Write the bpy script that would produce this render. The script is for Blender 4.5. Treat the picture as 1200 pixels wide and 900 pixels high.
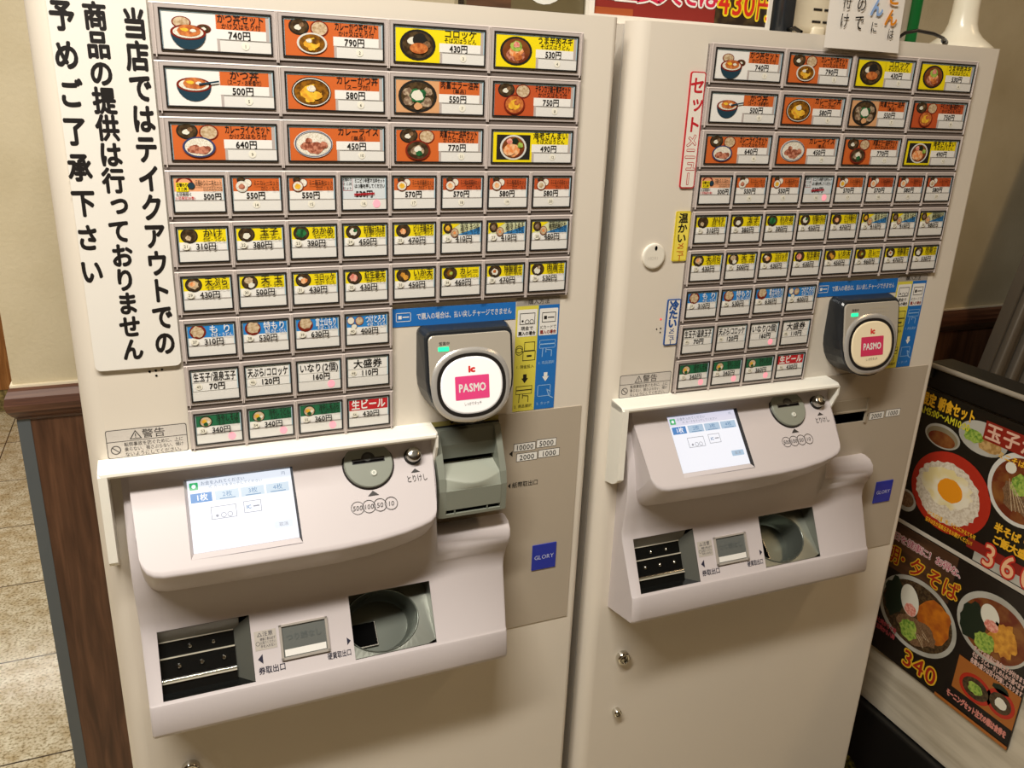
import bpy, math, random
from mathutils import Matrix, Vector, Euler

for _o in list(bpy.data.objects):
    bpy.data.objects.remove(_o)
SC = bpy.context.scene
COL = SC.collection
R = math.radians

# ------------------------------------------------------------------ camera, light, exposure
cam_d = bpy.data.cameras.new('camera')
cam = bpy.data.objects.new('camera', cam_d); COL.objects.link(cam)
cam.location = (-0.0102, -0.8083, -0.0558)
cam.rotation_euler = Euler((1.2329, -0.0389, -0.3941), 'XYZ')
cam_d.sensor_fit = 'HORIZONTAL'; cam_d.sensor_width = 36.0
cam_d.lens = 971.27 / 1200.0 * 36.0
cam_d.clip_start = 0.02
SC.camera = cam

SC.view_settings.view_transform = 'Standard'
SC.view_settings.look = 'None'
SC.view_settings.exposure = 0.0
SC.view_settings.gamma = 1.0
SC.view_settings.use_curve_mapping = False

world = bpy.data.worlds.new('world'); SC.world = world
world.use_nodes = True
bg = world.node_tree.nodes['Background']
bg.inputs['Color'].default_value = (1.0, 0.86, 0.68, 1)
bg.inputs['Strength'].default_value = 0.10

def area_light(name, loc, rot, sx, sy, power, color):
    d = bpy.data.lights.new(name, 'AREA'); d.shape = 'RECTANGLE'; d.size = sx; d.size_y = sy
    d.energy = power; d.color = color
    o = bpy.data.objects.new(name, d); COL.objects.link(o)
    o.location = loc; o.rotation_euler = rot
    return o
# fluorescent fittings in the ceiling (floor is at z -1.6, ceiling at z 0.95)
area_light('fluorescent_tube_light', (-0.36, -0.72, 0.93), (0, 0, R(6)), 1.2, 0.14, 48, (1.0, 0.94, 0.85))
area_light('fluorescent_tube_light', (-1.5, 1.7, 0.93), (0, 0, R(90)), 1.2, 0.2, 54, (1.0, 0.92, 0.78))
area_light('fluorescent_tube_light', (1.75, -0.85, 0.93), (0, 0, R(90)), 1.2, 0.14, 7, (1.0, 0.72, 0.42))
area_light('fluorescent_tube_light', (-0.98, 5.0, 0.93), (0, 0, 0), 1.0, 0.10, 10, (1.0, 0.95, 0.86))

# ------------------------------------------------------------------ materials
def lin(h):
    h = h.lstrip('#'); out = []
    for i in (0, 2, 4):
        c = int(h[i:i+2], 16) / 255.0
        out.append(c / 12.92 if c <= 0.04045 else ((c + 0.055) / 1.055) ** 2.4)
    return (*out, 1.0)
_MATS = {}
def mat(name, hexc=None, rough=0.5, metal=0.0, coat=0.0, emit=0.0, noise=None, spec=None):
    """noise = (second colour, scale, (sx,sy,sz) stretch, detail, lo, hi)"""
    if name in _MATS: return _MATS[name]
    m = bpy.data.materials.new(name); m.use_nodes = True
    nt = m.node_tree; b = nt.nodes['Principled BSDF']
    b.inputs['Base Color'].default_value = lin(hexc)
    b.inputs['Roughness'].default_value = rough
    b.inputs['Metallic'].default_value = metal
    b.inputs['Coat Weight'].default_value = coat
    b.inputs['Coat Roughness'].default_value = 0.12
    if spec is not None: b.inputs['Specular IOR Level'].default_value = spec
    if emit:
        b.inputs['Emission Color'].default_value = lin(hexc); b.inputs['Emission Strength'].default_value = emit
    if noise:
        tc = nt.nodes.new('ShaderNodeTexCoord'); mp = nt.nodes.new('ShaderNodeMapping')
        nz = nt.nodes.new('ShaderNodeTexNoise'); rp = nt.nodes.new('ShaderNodeValToRGB')
        c2, sc, st, det, lo, hi = noise
        mp.inputs['Scale'].default_value = st
        nz.inputs['Scale'].default_value = sc; nz.inputs['Detail'].default_value = det
        rp.color_ramp.elements[0].position = lo; rp.color_ramp.elements[1].position = hi
        rp.color_ramp.elements[0].color = lin(hexc); rp.color_ramp.elements[1].color = lin(c2)
        nt.links.new(tc.outputs['Object'], mp.inputs['Vector']); nt.links.new(mp.outputs['Vector'], nz.inputs['Vector'])
        nt.links.new(nz.outputs['Fac'], rp.inputs['Fac']); nt.links.new(rp.outputs['Color'], b.inputs['Base Color'])
    _MATS[name] = m
    return m
def ink(hexc):                      # printed, laminated colour
    return mat('print_' + hexc, hexc, 0.45, coat=0.25)
def food(name):
    return FOOD[name]

IVORY = mat('ivory_painted_steel', 'ded5c6', 0.42)
BODYI = mat('ivory_cabinet', 'd9d1c4', 0.45)
CONS = mat('warm_grey_plastic', 'c9c1c1', 0.40)
WHITEP = mat('white_trim_plastic', 'f3f0e4', 0.35)
STRIP = mat('panel_grey_plastic', 'b9aea8', 0.40)
RIDGE = mat('panel_ridge_plastic', 'cdc1ba', 0.35)
GROOVE = mat('panel_groove_taupe', '70655f', 0.5)
BEZEL = mat('black_bezel', '24211f', 0.35)
GLEAM = mat('key_edge_gleam', 'a9c3cd', 0.12, spec=0.9)
SLATE = mat('key_back_slate', '5b6f76', 0.3)
PAPERW = mat('card_white', 'eeece6', 0.45, coat=0.3)
PLATE = mat('key_white_plate', 'e4e2dc', 0.35, coat=0.3)
BLACK = mat('ink_black', '15120f', 0.5)
DARKP = mat('dark_plastic', '24272a', 0.28)
DEEP = mat('black_opening', '030303', 0.8, spec=0.05)
STEEL = mat('stainless_steel', 'b9b6ac', 0.22, metal=1.0)
STEELD = mat('dark_polished_steel', '4a4a46', 0.16, metal=1.0)
SILVER = mat('silver_plastic', 'bdb5a6', 0.35, metal=0.2)
SILVERL = mat('silver_ring', 'cfccc6', 0.25, metal=0.5)
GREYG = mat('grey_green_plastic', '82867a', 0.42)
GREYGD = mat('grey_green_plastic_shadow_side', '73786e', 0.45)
GPLATE = mat('taupe_panel', 'b3a795', 0.5)
CHROME = mat('chrome', 'd8d5cc', 0.10, metal=1.0)
CLEARG = mat('frosted_white_plastic', 'e8e4d8', 0.3)
FOOD = dict(
    rice=mat('rice_white', 'efe9da', 0.5, noise=('c9bfa6', 900, (1, 1, 1), 2, .4, .7)),
    curry=mat('curry_brown', '9a6416', 0.35, noise=('5d3a12', 260, (1, 1, 1), 3, .35, .65)),
    egg=mat('egg_yellow', 'f0c23c', 0.35, noise=('d58a2e', 220, (1, 1, 1), 3, .4, .7)),
    cutlet=mat('cutlet_orange', 'd98444', 0.45, noise=('a85425', 300, (1, 1, 1), 3, .35, .65)),
    stew=mat('stew_brown', '8c4a35', 0.4, noise=('c9856a', 330, (1, 1, 1), 3, .45, .6)),
    meat=mat('meat_taupe', '7d6450', 0.45, noise=('c2ad90', 300, (1, 1, 1), 3, .45, .65)),
    noodle=mat('noodle_beige', 'd3bd9b', 0.5, noise=('a8885f', 420, (1, 3, 1), 2, .4, .7)),
    soba=mat('soba_brown', '8b6b4c', 0.45, noise=('5d422b', 350, (3, 1, 1), 2, .4, .65)),
    broth=mat('broth_dark', '3a2c1e', 0.25, noise=('57452d', 200, (1, 1, 1), 2, .4, .6)),
    brothr=mat('broth_red', '6d2f1b', 0.25, noise=('8c5a2c', 40, (1, 1, 1), 3, .4, .65)),
    green=mat('wakame_green', '2f7a45', 0.4, noise=('1d4f2c', 300, (1, 1, 1), 2, .4, .6)),
    scallion=mat('scallion_green', 'a9c155', 0.45, noise=('5f8a2e', 240, (1, 1, 1), 2, .4, .65)),
    ginger=mat('ginger_pink', 'd97a6a', 0.45, noise=('efb39f', 300, (1, 1, 1), 2, .4, .6)),
    shrimp=mat('shrimp_orange', 'e58a4a', 0.45, noise=('f3c08e', 300, (1, 1, 1), 2, .4, .6)),
    white=mat('topping_white', 'e6e3d2', 0.4),
    bowlb=mat('bowl_black', '2b2926', 0.25), bowlg=mat('bowl_navy', '26404e', 0.25),
    bowlr=mat('bowl_red', '7d2a1d', 0.25), bowlw=mat('bowl_white', 'd9d8d0', 0.25),
    rimb=mat('bowl_blue_rim', '39436b', 0.25),
    tan=mat('card_tan', 'd9a271', 0.45),
    redlac=mat('lacquer_red', 'b5301f', 0.25), yolk=mat('yolk_orange', 'f09a1e', 0.25),
    eggw=mat('egg_white_glaze', 'ecdca0', 0.3, noise=('f3ecd6', 30, (1, 1, 1), 2, .4, .6)),
    brownwood=mat('print_wood_brown', '5b3c25', 0.5, noise=('3a2617', 12, (1, 1, 8), 3, .35, .65)),
    tempura=mat('tempura_gold', 'e0a33c', 0.5, noise=('b9752a', 110, (1, 1, 1), 4, .35, .65)),
    seaweed=mat('seaweed_dark', '1e2a1c', 0.4),
    bowlc=mat('bowl_celadon', 'a9a79b', 0.3, noise=('bdbbb0', 20, (1, 1, 1), 2, .4, .6)),
)
# wood, plaster, granite floor
def wood(name, c1, c2, c3, stretch, scale=6.0, rough=0.38):
    m = mat(name, c1, rough)
    nt = m.node_tree; b = nt.nodes['Principled BSDF']
    tc = nt.nodes.new('ShaderNodeTexCoord'); mp = nt.nodes.new('ShaderNodeMapping'); mp.inputs['Scale'].default_value = stretch
    nz = nt.nodes.new('ShaderNodeTexNoise'); nz.inputs['Scale'].default_value = scale; nz.inputs['Detail'].default_value = 6
    nz.inputs['Distortion'].default_value = 0.6
    rp = nt.nodes.new('ShaderNodeValToRGB'); e = rp.color_ramp.elements
    e[0].position = .32; e[0].color = lin(c2); e[1].position = .68; e[1].color = lin(c3)
    k = e.new(.5); k.color = lin(c1)
    nt.links.new(tc.outputs['Object'], mp.inputs[0]); nt.links.new(mp.outputs[0], nz.inputs['Vector'])
    nt.links.new(nz.outputs['Fac'], rp.inputs['Fac']); nt.links.new(rp.outputs['Color'], b.inputs['Base Color'])
    return m
WOODV = wood('walnut_veneer_vertical', '5a3c2a', '472e20', '6d4b35', (14, 14, 1.2))
WOODH = wood('walnut_rail_horizontal', '5f3c2b', '492c20', '74503c', (1.0, 12, 30))
WOODO = wood('orange_wood', 'a06a35', '8c5828', 'b57c44', (14, 14, 1.2))
PLASTER = mat('plaster_cream', 'c9bd9f', 0.75, noise=('bcaf8f', 9, (1, 1, 1), 6, .35, .7))
def plaster_bump(m):
    nt = m.node_tree; b = nt.nodes['Principled BSDF']
    nz = nt.nodes.new('ShaderNodeTexNoise'); nz.inputs['Scale'].default_value = 160; nz.inputs['Detail'].default_value = 3
    bp = nt.nodes.new('ShaderNodeBump'); bp.inputs['Strength'].default_value = 0.08; bp.inputs['Distance'].default_value = 0.01
    tc = nt.nodes.new('ShaderNodeTexCoord'); nt.links.new(tc.outputs['Object'], nz.inputs['Vector'])
    nt.links.new(nz.outputs['Fac'], bp.inputs['Height']); nt.links.new(bp.outputs['Normal'], b.inputs['Normal'])
plaster_bump(PLASTER)
def granite_tiles(name, base, fleck, dark, tile, ox, oy, rough):
    m = mat(name, base, rough); nt = m.node_tree; b = nt.nodes['Principled BSDF']; L = nt.links.new
    tc = nt.nodes.new('ShaderNodeTexCoord')
    n1 = nt.nodes.new('ShaderNodeTexNoise'); n1.inputs['Scale'].default_value = 130; n1.inputs['Detail'].default_value = 3
    n2 = nt.nodes.new('ShaderNodeTexNoise'); n2.inputs['Scale'].default_value = 22; n2.inputs['Detail'].default_value = 4
    r1 = nt.nodes.new('ShaderNodeValToRGB'); e = r1.color_ramp.elements
    e[0].position = .36; e[0].color = lin(dark); e[1].position = .50; e[1].color = lin(base); k = e.new(.72); k.color = lin(fleck)
    L(tc.outputs['Object'], n1.inputs['Vector']); L(tc.outputs['Object'], n2.inputs['Vector']); L(n1.outputs['Fac'], r1.inputs['Fac'])
    r2 = nt.nodes.new('ShaderNodeValToRGB'); e = r2.color_ramp.elements
    e[0].position = .35; e[0].color = lin('d9cdb8'); e[1].position = .65; e[1].color = (1, 1, 1, 1)
    L(n2.outputs['Fac'], r2.inputs['Fac'])
    mx = nt.nodes.new('ShaderNodeMix'); mx.data_type = 'RGBA'; mx.blend_type = 'MULTIPLY'; mx.inputs['Factor'].default_value = 1
    L(r1.outputs['Color'], mx.inputs['A']); L(r2.outputs['Color'], mx.inputs['B'])
    mp = nt.nodes.new('ShaderNodeMapping'); mp.inputs['Location'].default_value = (-ox / tile, -oy / tile, 0)
    mp.inputs['Scale'].default_value = (1 / tile, 1 / tile, 1)
    br = nt.nodes.new('ShaderNodeTexBrick'); br.offset = 0; br.inputs['Scale'].default_value = 1
    br.inputs['Brick Width'].default_value = 1; br.inputs['Row Height'].default_value = 1
    br.inputs['Mortar Size'].default_value = 0.006; br.inputs['Mortar Smooth'].default_value = 0
    br.inputs['Mortar'].default_value = lin('4c4032')
    L(tc.outputs['Object'], mp.inputs[0]); L(mp.outputs[0], br.inputs['Vector'])
    L(mx.outputs['Result'], br.inputs['Color1']); L(mx.outputs['Result'], br.inputs['Color2'])
    L(br.outputs['Color'], b.inputs['Base Color'])
    return m
FLOORM = granite_tiles('beige_granite_tiles', 'ddd2b6', 'ece4cf', 'a39473', 0.415, -0.727, 1.059, 0.16)
GRANBASE = mat('olive_granite', '6a5c38', 0.3, noise=('a8965f', 70, (1, 1, 1), 4, .4, .7))
BRUSHED = mat('grey_ribbed_metal', '7a7266', 0.45, metal=0.2)
MARBLE = mat('pale_board_face', 'cfc6b2', 0.35, noise=('a79c86', 5, (1, 1, 9), 6, .42, .75))
BOARDBLK = mat('board_black', '141312', 0.3)

# ------------------------------------------------------------------ mesh builder
_GL = {}
def glyph(ch, bold=0.0, res=2):
    key = (ch, bold, res)
    if key in _GL: return _GL[key]
    cu = bpy.data.curves.new('glyph', 'FONT'); cu.body = ch; cu.offset = bold; cu.resolution_u = res
    ob = bpy.data.objects.new('glyph', cu)
    me = ob.to_mesh()
    vs = [(v.co.x, v.co.y) for v in me.vertices]; fs = [tuple(p.vertices) for p in me.polygons]
    ob.to_mesh_clear(); bpy.data.objects.remove(ob); bpy.data.curves.remove(cu)
    if ord(ch) > 0x2e80: a = 1.0
    elif ch == ' ': a = 0.35
    elif vs: a = max(v[0] for v in vs) + 0.06
    else: a = 0.5
    if ch in '1': a = max(a, 0.5)
    _GL[key] = (vs, fs, a)
    return _GL[key]

LAY = 0.00014
class MB:
    def __init__(self):
        self.v = []; self.f = []; self.mi = []; self.mats = []; self.sm = []
        self.M = Matrix.Identity(4)
    def midx(self, m):
        if m not in self.mats: self.mats.append(m)
        return self.mats.index(m)
    def add(self, vs, fs, m, smooth=False):
        n = len(self.v); k = self.midx(m); M = self.M
        self.v.extend([tuple(M @ Vector(p)) for p in vs])
        for f in fs:
            self.f.append(tuple(i + n for i in f)); self.mi.append(k); self.sm.append(smooth)
    def box(self, x0, x1, y0, y1, z0, z1, m, bev=0.0):
        if bev <= 0:
            vs = [(x, y, z) for x in (x0, x1) for y in (y0, y1) for z in (z0, z1)]
            self.add(vs, [(0, 1, 3, 2), (4, 6, 7, 5), (0, 4, 5, 1), (2, 3, 7, 6), (0, 2, 6, 4), (1, 5, 7, 3)], m)
            return
        b = min(bev, (x1-x0)/2.01, (y1-y0)/2.01, (z1-z0)/2.01)
        rings = []
        seg = 3
        zs = []
        for i in range(seg + 1):
            a = math.pi/2*i/seg; zs.append((z0 + b - b*math.cos(a), b - b*math.sin(a)))
        for i in range(seg + 1):
            a = math.pi/2*i/seg; zs.append((z1 - b + b*math.sin(a), b - b*math.cos(a)))
        for z, ins in zs:
            rings.append([(x, y, z) for x, y in rrect2(x0+ins, x1-ins, y0+ins, y1-ins, max(b-ins*0.0, 1e-5), 3)])
        self.loft(rings, m, cap=True)
    def loft(self, rings, m, cap=True, closed=True, smooth=True):
        n = len(rings[0]); vs = [p for r in rings for p in r]; fs = []
        for i in range(len(rings) - 1):
            for j in range(n if closed else n - 1):
                a = i*n + j; b = i*n + (j+1) % n
                fs.append((a, b, b + n, a + n))
        self.add(vs, fs, m, smooth)
        if cap:
            self.add(rings[0], [tuple(range(n))], m); self.add(rings[-1], [tuple(range(n))], m)
    def poly(self, pts, y, m):                      # flat polygon in the local XZ plane
        self.add([(x, y, z) for x, z in pts], [tuple(range(len(pts)))], m)
    def prism(self, pts, y0, y1, m, smooth=False):
        self.loft([[(x, y0, z) for x, z in pts], [(x, y1, z) for x, z in pts]], m, smooth=smooth)
    def rect(self, x0, x1, z0, z1, m, k=0, y=0.0):
        self.poly([(x0, z0), (x1, z0), (x1, z1), (x0, z1)], y - k*LAY, m)
    def rrect(self, x0, x1, z0, z1, r, m, k=0, y=0.0):
        self.poly(rrect2(x0, x1, z0, z1, r, 4), y - k*LAY, m)
    def frame(self, x0, x1, z0, z1, t, m, k=0, y=0.0):
        self.rect(x0, x1, z1 - t, z1, m, k, y); self.rect(x0, x1, z0, z0 + t, m, k, y)
        self.rect(x0, x0 + t, z0, z1, m, k, y); self.rect(x1 - t, x1, z0, z1, m, k, y)
    def ell(self, cx, cz, rx, rz, m, k=0, y=0.0, n=22, rot=0.0):
        c, s = math.cos(rot), math.sin(rot); pts = []
        for i in range(n):
            a = 2*math.pi*i/n; u, w = rx*math.cos(a), rz*math.sin(a)
            pts.append((cx + u*c - w*s, cz + u*s + w*c))
        self.poly(pts, y - k*LAY, m)
    def ring(self, cx, cz, rx, rz, t, m, k=0, y=0.0, n=28):
        yy = y - k*LAY; vs = []; fs = []
        for i in range(n):
            a = 2*math.pi*i/n
            vs += [(cx + rx*math.cos(a), yy, cz + rz*math.sin(a)), (cx + (rx-t)*math.cos(a), yy, cz + (rz-t)*math.sin(a))]
        for i in range(n):
            j = (i+1) % n; fs.append((2*i, 2*j, 2*j+1, 2*i+1))
        self.add(vs, fs, m)
    def blob(self, cx, cz, rx, rz, m, k, seed, y=0.0, n=14, jit=.28):
        rd = random.Random(seed); pts = []
        for i in range(n):
            a = 2*math.pi*i/n; q = 1 - jit*rd.random()
            pts.append((cx + rx*q*math.cos(a), cz + rz*q*math.sin(a)))
        self.poly(pts, y - k*LAY, m)
    def line(self, p, q, t, m, k=0, y=0.0):
        dx, dz = q[0]-p[0], q[1]-p[1]; l = math.hypot(dx, dz) or 1; nx, nz = -dz/l*t/2, dx/l*t/2
        self.poly([(p[0]+nx, p[1]+nz), (q[0]+nx, q[1]+nz), (q[0]-nx, q[1]-nz), (p[0]-nx, p[1]-nz)], y - k*LAY, m)
    def put(self, vs, fs, f, m, bold, h, sx):
        """one glyph, made heavier by overlaid copies shifted round a small circle"""
        if bold <= 0: sh = [(0, 0, 0)]
        else:
            n = 4 if bold < .03 else (6 if bold < .05 else 10)
            sh = [(bold*h*max(sx, .75)*math.cos(2*math.pi*i/n + .78), bold*h*math.sin(2*math.pi*i/n + .78), i*1.5e-6) for i in range(n)]
        for dx, dz, dy in sh:
            self.add([(px + dx, py - dy, pz + dz) for px, py, pz in (f(vx, vz) for vx, vz in vs)], fs, m)
    def text(self, s, x, z, h, m, k=0, y=0.0, w=None, align='C', bold=0.0, res=2, slant=0.0, sx=1.0):
        """one line; z is the middle of the letters, h the em height, w the greatest width"""
        gs = [glyph(c, 0, res) for c in s]
        tot = sum(g[2] for g in gs)*h*sx
        if w and tot > w: sx *= w/tot; tot = w
        px = x - tot/2 if align == 'C' else (x if align == 'L' else x - tot)
        for vs, fs, a in gs:
            if fs:
                self.put(vs, fs, lambda vx, vz, q=px: (q + vx*h*sx + (vz-.36)*slant*h, y - k*LAY, z + (vz - 0.37)*h), m, bold, h, sx)
            px += a*h*sx
    def vtext(self, s, x, ztop, pitch, h, m, k=0, y=0.0, bold=0.0, res=3, sx=1.0):
        for i, c in enumerate(s):
            vs, fs, a = glyph(c, 0, res)
            cz = ztop - pitch*(i + .5)
            if c == 'ー':
                self.put(vs, fs, lambda vx, vz: (x - (vz - .385)*h*sx, y - k*LAY, cz - (vx - .5)*h), m, bold, h, sx); continue
            d = (0.12, 0.12) if c in 'っッュ' else (0, 0)
            self.put(vs, fs, lambda vx, vz: (x + (vx - a/2 + d[0])*h*sx, y - k*LAY, cz + (vz - .38 + d[1])*h), m, bold, h, sx)
    def tube(self, pts, r, m, n=8):
        rings = []
        P = [Vector(p) for p in pts]
        for i, p in enumerate(P):
            t = (P[min(i+1, len(P)-1)] - P[max(i-1, 0)]).normalized()
            u = t.cross(Vector((0, 0, 1)));
            if u.length < 1e-3: u = t.cross(Vector((1, 0, 0)))
            u.normalize(); w = t.cross(u)
            rr = r[i] if isinstance(r, (list, tuple)) else r
            rings.append([tuple(p + (u*math.cos(2*math.pi*j/n) + w*math.sin(2*math.pi*j/n))*rr) for j in range(n)])
        self.loft(rings, m)
    def lathe_y(self, cx, cz, prof, m, n=28, cap=True):   # prof: (radius, y); axis along local Y
        self.loft([[(cx + r*math.cos(2*math.pi*i/n), y, cz + r*math.sin(2*math.pi*i/n)) for i in range(n)] for r, y in prof], m, cap=cap)
    def lathe_z(self, cx, cy, prof, m, n=36, cap=True):   # prof: (radius, z)
        self.loft([[(cx + r*math.cos(2*math.pi*i/n), cy + r*math.sin(2*math.pi*i/n), z) for i in range(n)] for r, z in prof], m, cap=cap)
    def mesh(self, name):
        me = bpy.data.meshes.new(name)
        me.from_pydata(self.v, [], self.f)
        for m in self.mats: me.materials.append(m)
        me.polygons.foreach_set('material_index', self.mi)
        me.polygons.foreach_set('use_smooth', self.sm)
        me.update()
        return me
    def build(self, name, parent=None, loc=(0, 0, 0)):
        o = bpy.data.objects.new(name, self.mesh(name)); COL.objects.link(o)
        o.parent = parent; o.location = loc
        return o

def rrect2(x0, x1, y0, y1, r, n=4):
    r = max(min(r, (x1-x0)/2, (y1-y0)/2), 1e-6); pts = []
    for cx, cy, a0 in ((x1-r, y1-r, 0), (x0+r, y1-r, 90), (x0+r, y0+r, 180), (x1-r, y0+r, 270)):
        for i in range(n + 1):
            a = R(a0 + 90*i/n); pts.append((cx + r*math.cos(a), cy + r*math.sin(a)))
    return pts
def frame_of(origin, xa, up):      # matrix whose local XZ plane is the given plane; local -Y is its outward normal
    X = Vector(xa).normalized(); Z = Vector(up).normalized(); Y = Z.cross(X)
    return Matrix(((X.x, Y.x, Z.x, origin[0]), (X.y, Y.y, Z.y, origin[1]), (X.z, Y.z, Z.z, origin[2]), (0, 0, 0, 1)))
def tag(o, label, cat, group=None):
    o['label'] = label; o['category'] = cat
    if group: o['group'] = group
    return o
def thing(name, label, cat, loc, rz=0.0, group=None):
    o = bpy.data.objects.new(name, None); COL.objects.link(o); o.location = loc; o.rotation_euler = (0, 0, rz)
    return tag(o, label, cat, group)
def struct(mb, name):
    o = mb.build(name); o['kind'] = 'structure'; return o

# ------------------------------------------------------------------ the room
WALLD = mat('brown_panel_wall', '6a5540', .7)
FZ = -1.6
m = MB(); m.box(-3.2, 3.2, -3.4, 7.0, FZ - .05, FZ, FLOORM); struct(m, 'floor')
m = MB(); m.box(-3.2, 3.2, -3.4, 7.0, .96, 1.0, mat('ceiling_board', '8a8074', .8)); struct(m, 'ceiling')
# back wall behind the machines; it ends at the left in an open corner
m = MB(); m.box(-.219, 3.2, .45, .75, -.467, .96, PLASTER); struct(m, 'wall_back')
m = MB(); m.box(-.2045, 3.2, .449, .75, FZ, -.515, WOODV); struct(m, 'wall_back_wainscot')
m = MB(); m.box(-.221, -.2045, .448, .752, FZ, -.515, mat('corner_guard_steel', '5f666a', .4, metal=.2)); struct(m, 'trim_corner')
# chair rail with a bulging profile that wraps round the corner
prof = [(-.467, .000), (-.4665, .004), (-.470, .007), (-.478, .0115), (-.488, .0135), (-.498, .0115), (-.507, .0065), (-.513, .002), (-.5185, .0)]
rings = [[(-.219 - d*.85, .45 - d*1.6, z), (3.2, .45 - d*1.6, z), (3.2, .752, z), (-.219 - d*.85, .752, z)] for z, d in prof]
m = MB(); m.loft(rings, WOODH, smooth=False); struct(m, 'trim_chair_rail')
m = MB(); m.box(-.222, 3.2, .4435, .752, -.4672, -.4635, mat('rail_top_cream', 'e8dcc2', .5)); struct(m, 'trim_rail_top')
m = MB(); m.box(-3.2, 3.2, 6.9, 7.0, FZ, .96, PLASTER); struct(m, 'wall_far')
m = MB(); m.box(3.1, 3.2, -3.4, 7.0, FZ, .96, WALLD); struct(m, 'wall_right')
m = MB(); m.box(-3.2, -3.1, -3.4, 7.0, FZ, .96, WALLD); struct(m, 'wall_left')
m = MB(); m.box(-3.2, 3.2, -3.4, -3.3, FZ, .96, WALLD); struct(m, 'wall_front')

# low wooden counter across the corridor
t = thing('corridor_counter', 'orange-brown wood counter on a granite plinth far across the tiled floor', 'counter', (-1.4, 3.75, FZ))
m = MB(); m.box(-1.5, 1.1, -.2, .3, .11, 1.0, WOODO); m.build('body', t)
m = MB(); m.box(-1.5, 1.1, -.195, .3, 0, .11, GRANBASE); m.build('plinth', t)
m = MB(); m.box(-1.52, 1.12, -.23, .33, 1.0, 1.035, WOODH); m.build('countertop', t)

# ------------------------------------------------------------------ menu cards
PX, RY, BH = 0.05, 0.0453, 0.0334
OR, RO, YE, BL, GR, RE, SA = 'd0662c', 'c2552a', 'f2dc12', '2b86cf', '1e6a45', 'c4232b', 'eaa77c'
SOBA = 'そば又はうどん'; KAKE = 'かけ又はもり付'; SU = 'そば・うどん'; KM = 'かけ・もり'
# number, name, second line, price, band colour, text colour, picture
BIG = [[(1, 'かつ丼セット', KAKE, 740, 'white', OR, 'katsuset'), (2, 'カレーかつ丼セット', KAKE, 790, OR, OR, 'curryset'),
        (3, 'コロッケ', SOBA, 430, YE, YE, 'croquette'), (4, 'うま辛肉ネギ', SOBA, 530, YE, YE, 'spicy')],
       [(5, 'かつ丼', '（スープ・お新香付）', 500, 'white', OR, 'katsudon'), (6, 'カレーかつ丼', '（スープ付）', 580, OR, OR, 'currydon'),
        (7, '肉富士ラー油丼', '（単品）', 550, 'tan', OR, 'nikudon'), (8, 'チキンカツ親子煮丼セット', KAKE, 750, RO, RO, 'oyakoset')],
       [(9, 'カレーライスセット', KAKE, 640, OR, OR, 'riceset'), (10, 'カレーライス', '（単品）', 450, OR, OR, 'rice'),
        (11, '肉富士ラー油丼セット', KAKE, 770, OR, OR, 'nikuset'), (12, '海老ざんまい', SOBA, 490, YE, YE, 'ebi')]]
SMALL = {
 3: [(13, '日替わりミニ丼セット', KAKE, 500, SA, 'daily'), (14, 'ミニカレーセット', KM, 550, OR, 'mini1'), (15, 'ミニ豚玉丼セット', KM, 550, OR, 'mini2'),
     (16, 'ミニピリ辛葱マヨ丼セット', 'は13番を押してください', 530, None, None), (17, 'ミニかき揚丼セット', KM, 570, OR, 'mini3'),
     (18, 'ミニ明太高菜丼セット', KM, 570, RO, 'mini4'), (19, 'ミニ海老丼セット', KM, 580, RO, 'mini5'), (20, 'ミニまぐろ丼セット', KM, 580, RO, 'mini6')],
 4: [(21, 'かけ', SU, 310, YE, 'kake'), (22, '玉子', SU, 380, YE, 'tamago'), (23, 'わかめ', SU, 390, YE, 'wakame'), (24, 'ゆず鶏ほうれん草', SU, 450, YE, 'yuzu'),
     (25, 'ピリ辛鶏ネギ', SU, 470, YE, 'piri'), (26, '温/冷 きつね', SU, 410, 'mix', 'two1'), (27, '温/冷 たぬき', SU, 410, 'mix', 'two2'), (28, '麻辣胡麻だれ', SU, 480, 'mix', 'two3')],
 5: [(29, '天ぷら', SU, 430, YE, 'tempura'), (30, '天 玉', SU, 500, YE, 'tentama'), (31, 'コロッケ', SU, 430, YE, 'korokke'), (32, '紅生姜天', SU, 430, YE, 'beni'),
     (33, 'いか天', SU, 450, YE, 'ika'), (34, 'カレー', SU, 460, YE, 'kare'), (35, '特製富士', SU, 470, YE, 'fuji'), (36, '肉富士', SU, 530, YE, 'niku')],
 6: [(37, 'も り', SU, 310, BL, 'mori'), (38, '特もり', '麺は そば・うどん', 530, BL, 'mori2'), (39, '富士山もり', SU, 630, BL, 'mori3'), (40, 'つけとろろ', SU, 400, BL, 'tororo')],
 7: [(45, '生玉子/温泉玉子', None, 70, 'plain', None), (46, '天ぷら/コロッケ', None, 120, 'plain', None), (47, 'いなり(2個)', None, 160, 'plain', None), (48, '大盛券', None, 110, 'plain', None)],
 8: [(53, '冷やしそば', SU, 340, GR, 'cold1'), (54, '冷やしうどん', SU, 340, GR, 'cold1'), (55, '冷やし天ぷら', SU, 360, GR, 'cold2'), (56, '生ビール', None, 430, RE, None)]}
PINK = mat('sold_out_lamp', 'f39aa6', .4, emit=.55)
CNAME = {OR: 'orange', RO: 'red-orange', YE: 'yellow', BL: 'blue', GR: 'dark green', RE: 'red', SA: 'salmon', 'white': 'white and orange', 'tan': 'tan and orange', 'mix': 'yellow and blue', 'plain': 'white', None: 'white'}

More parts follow.
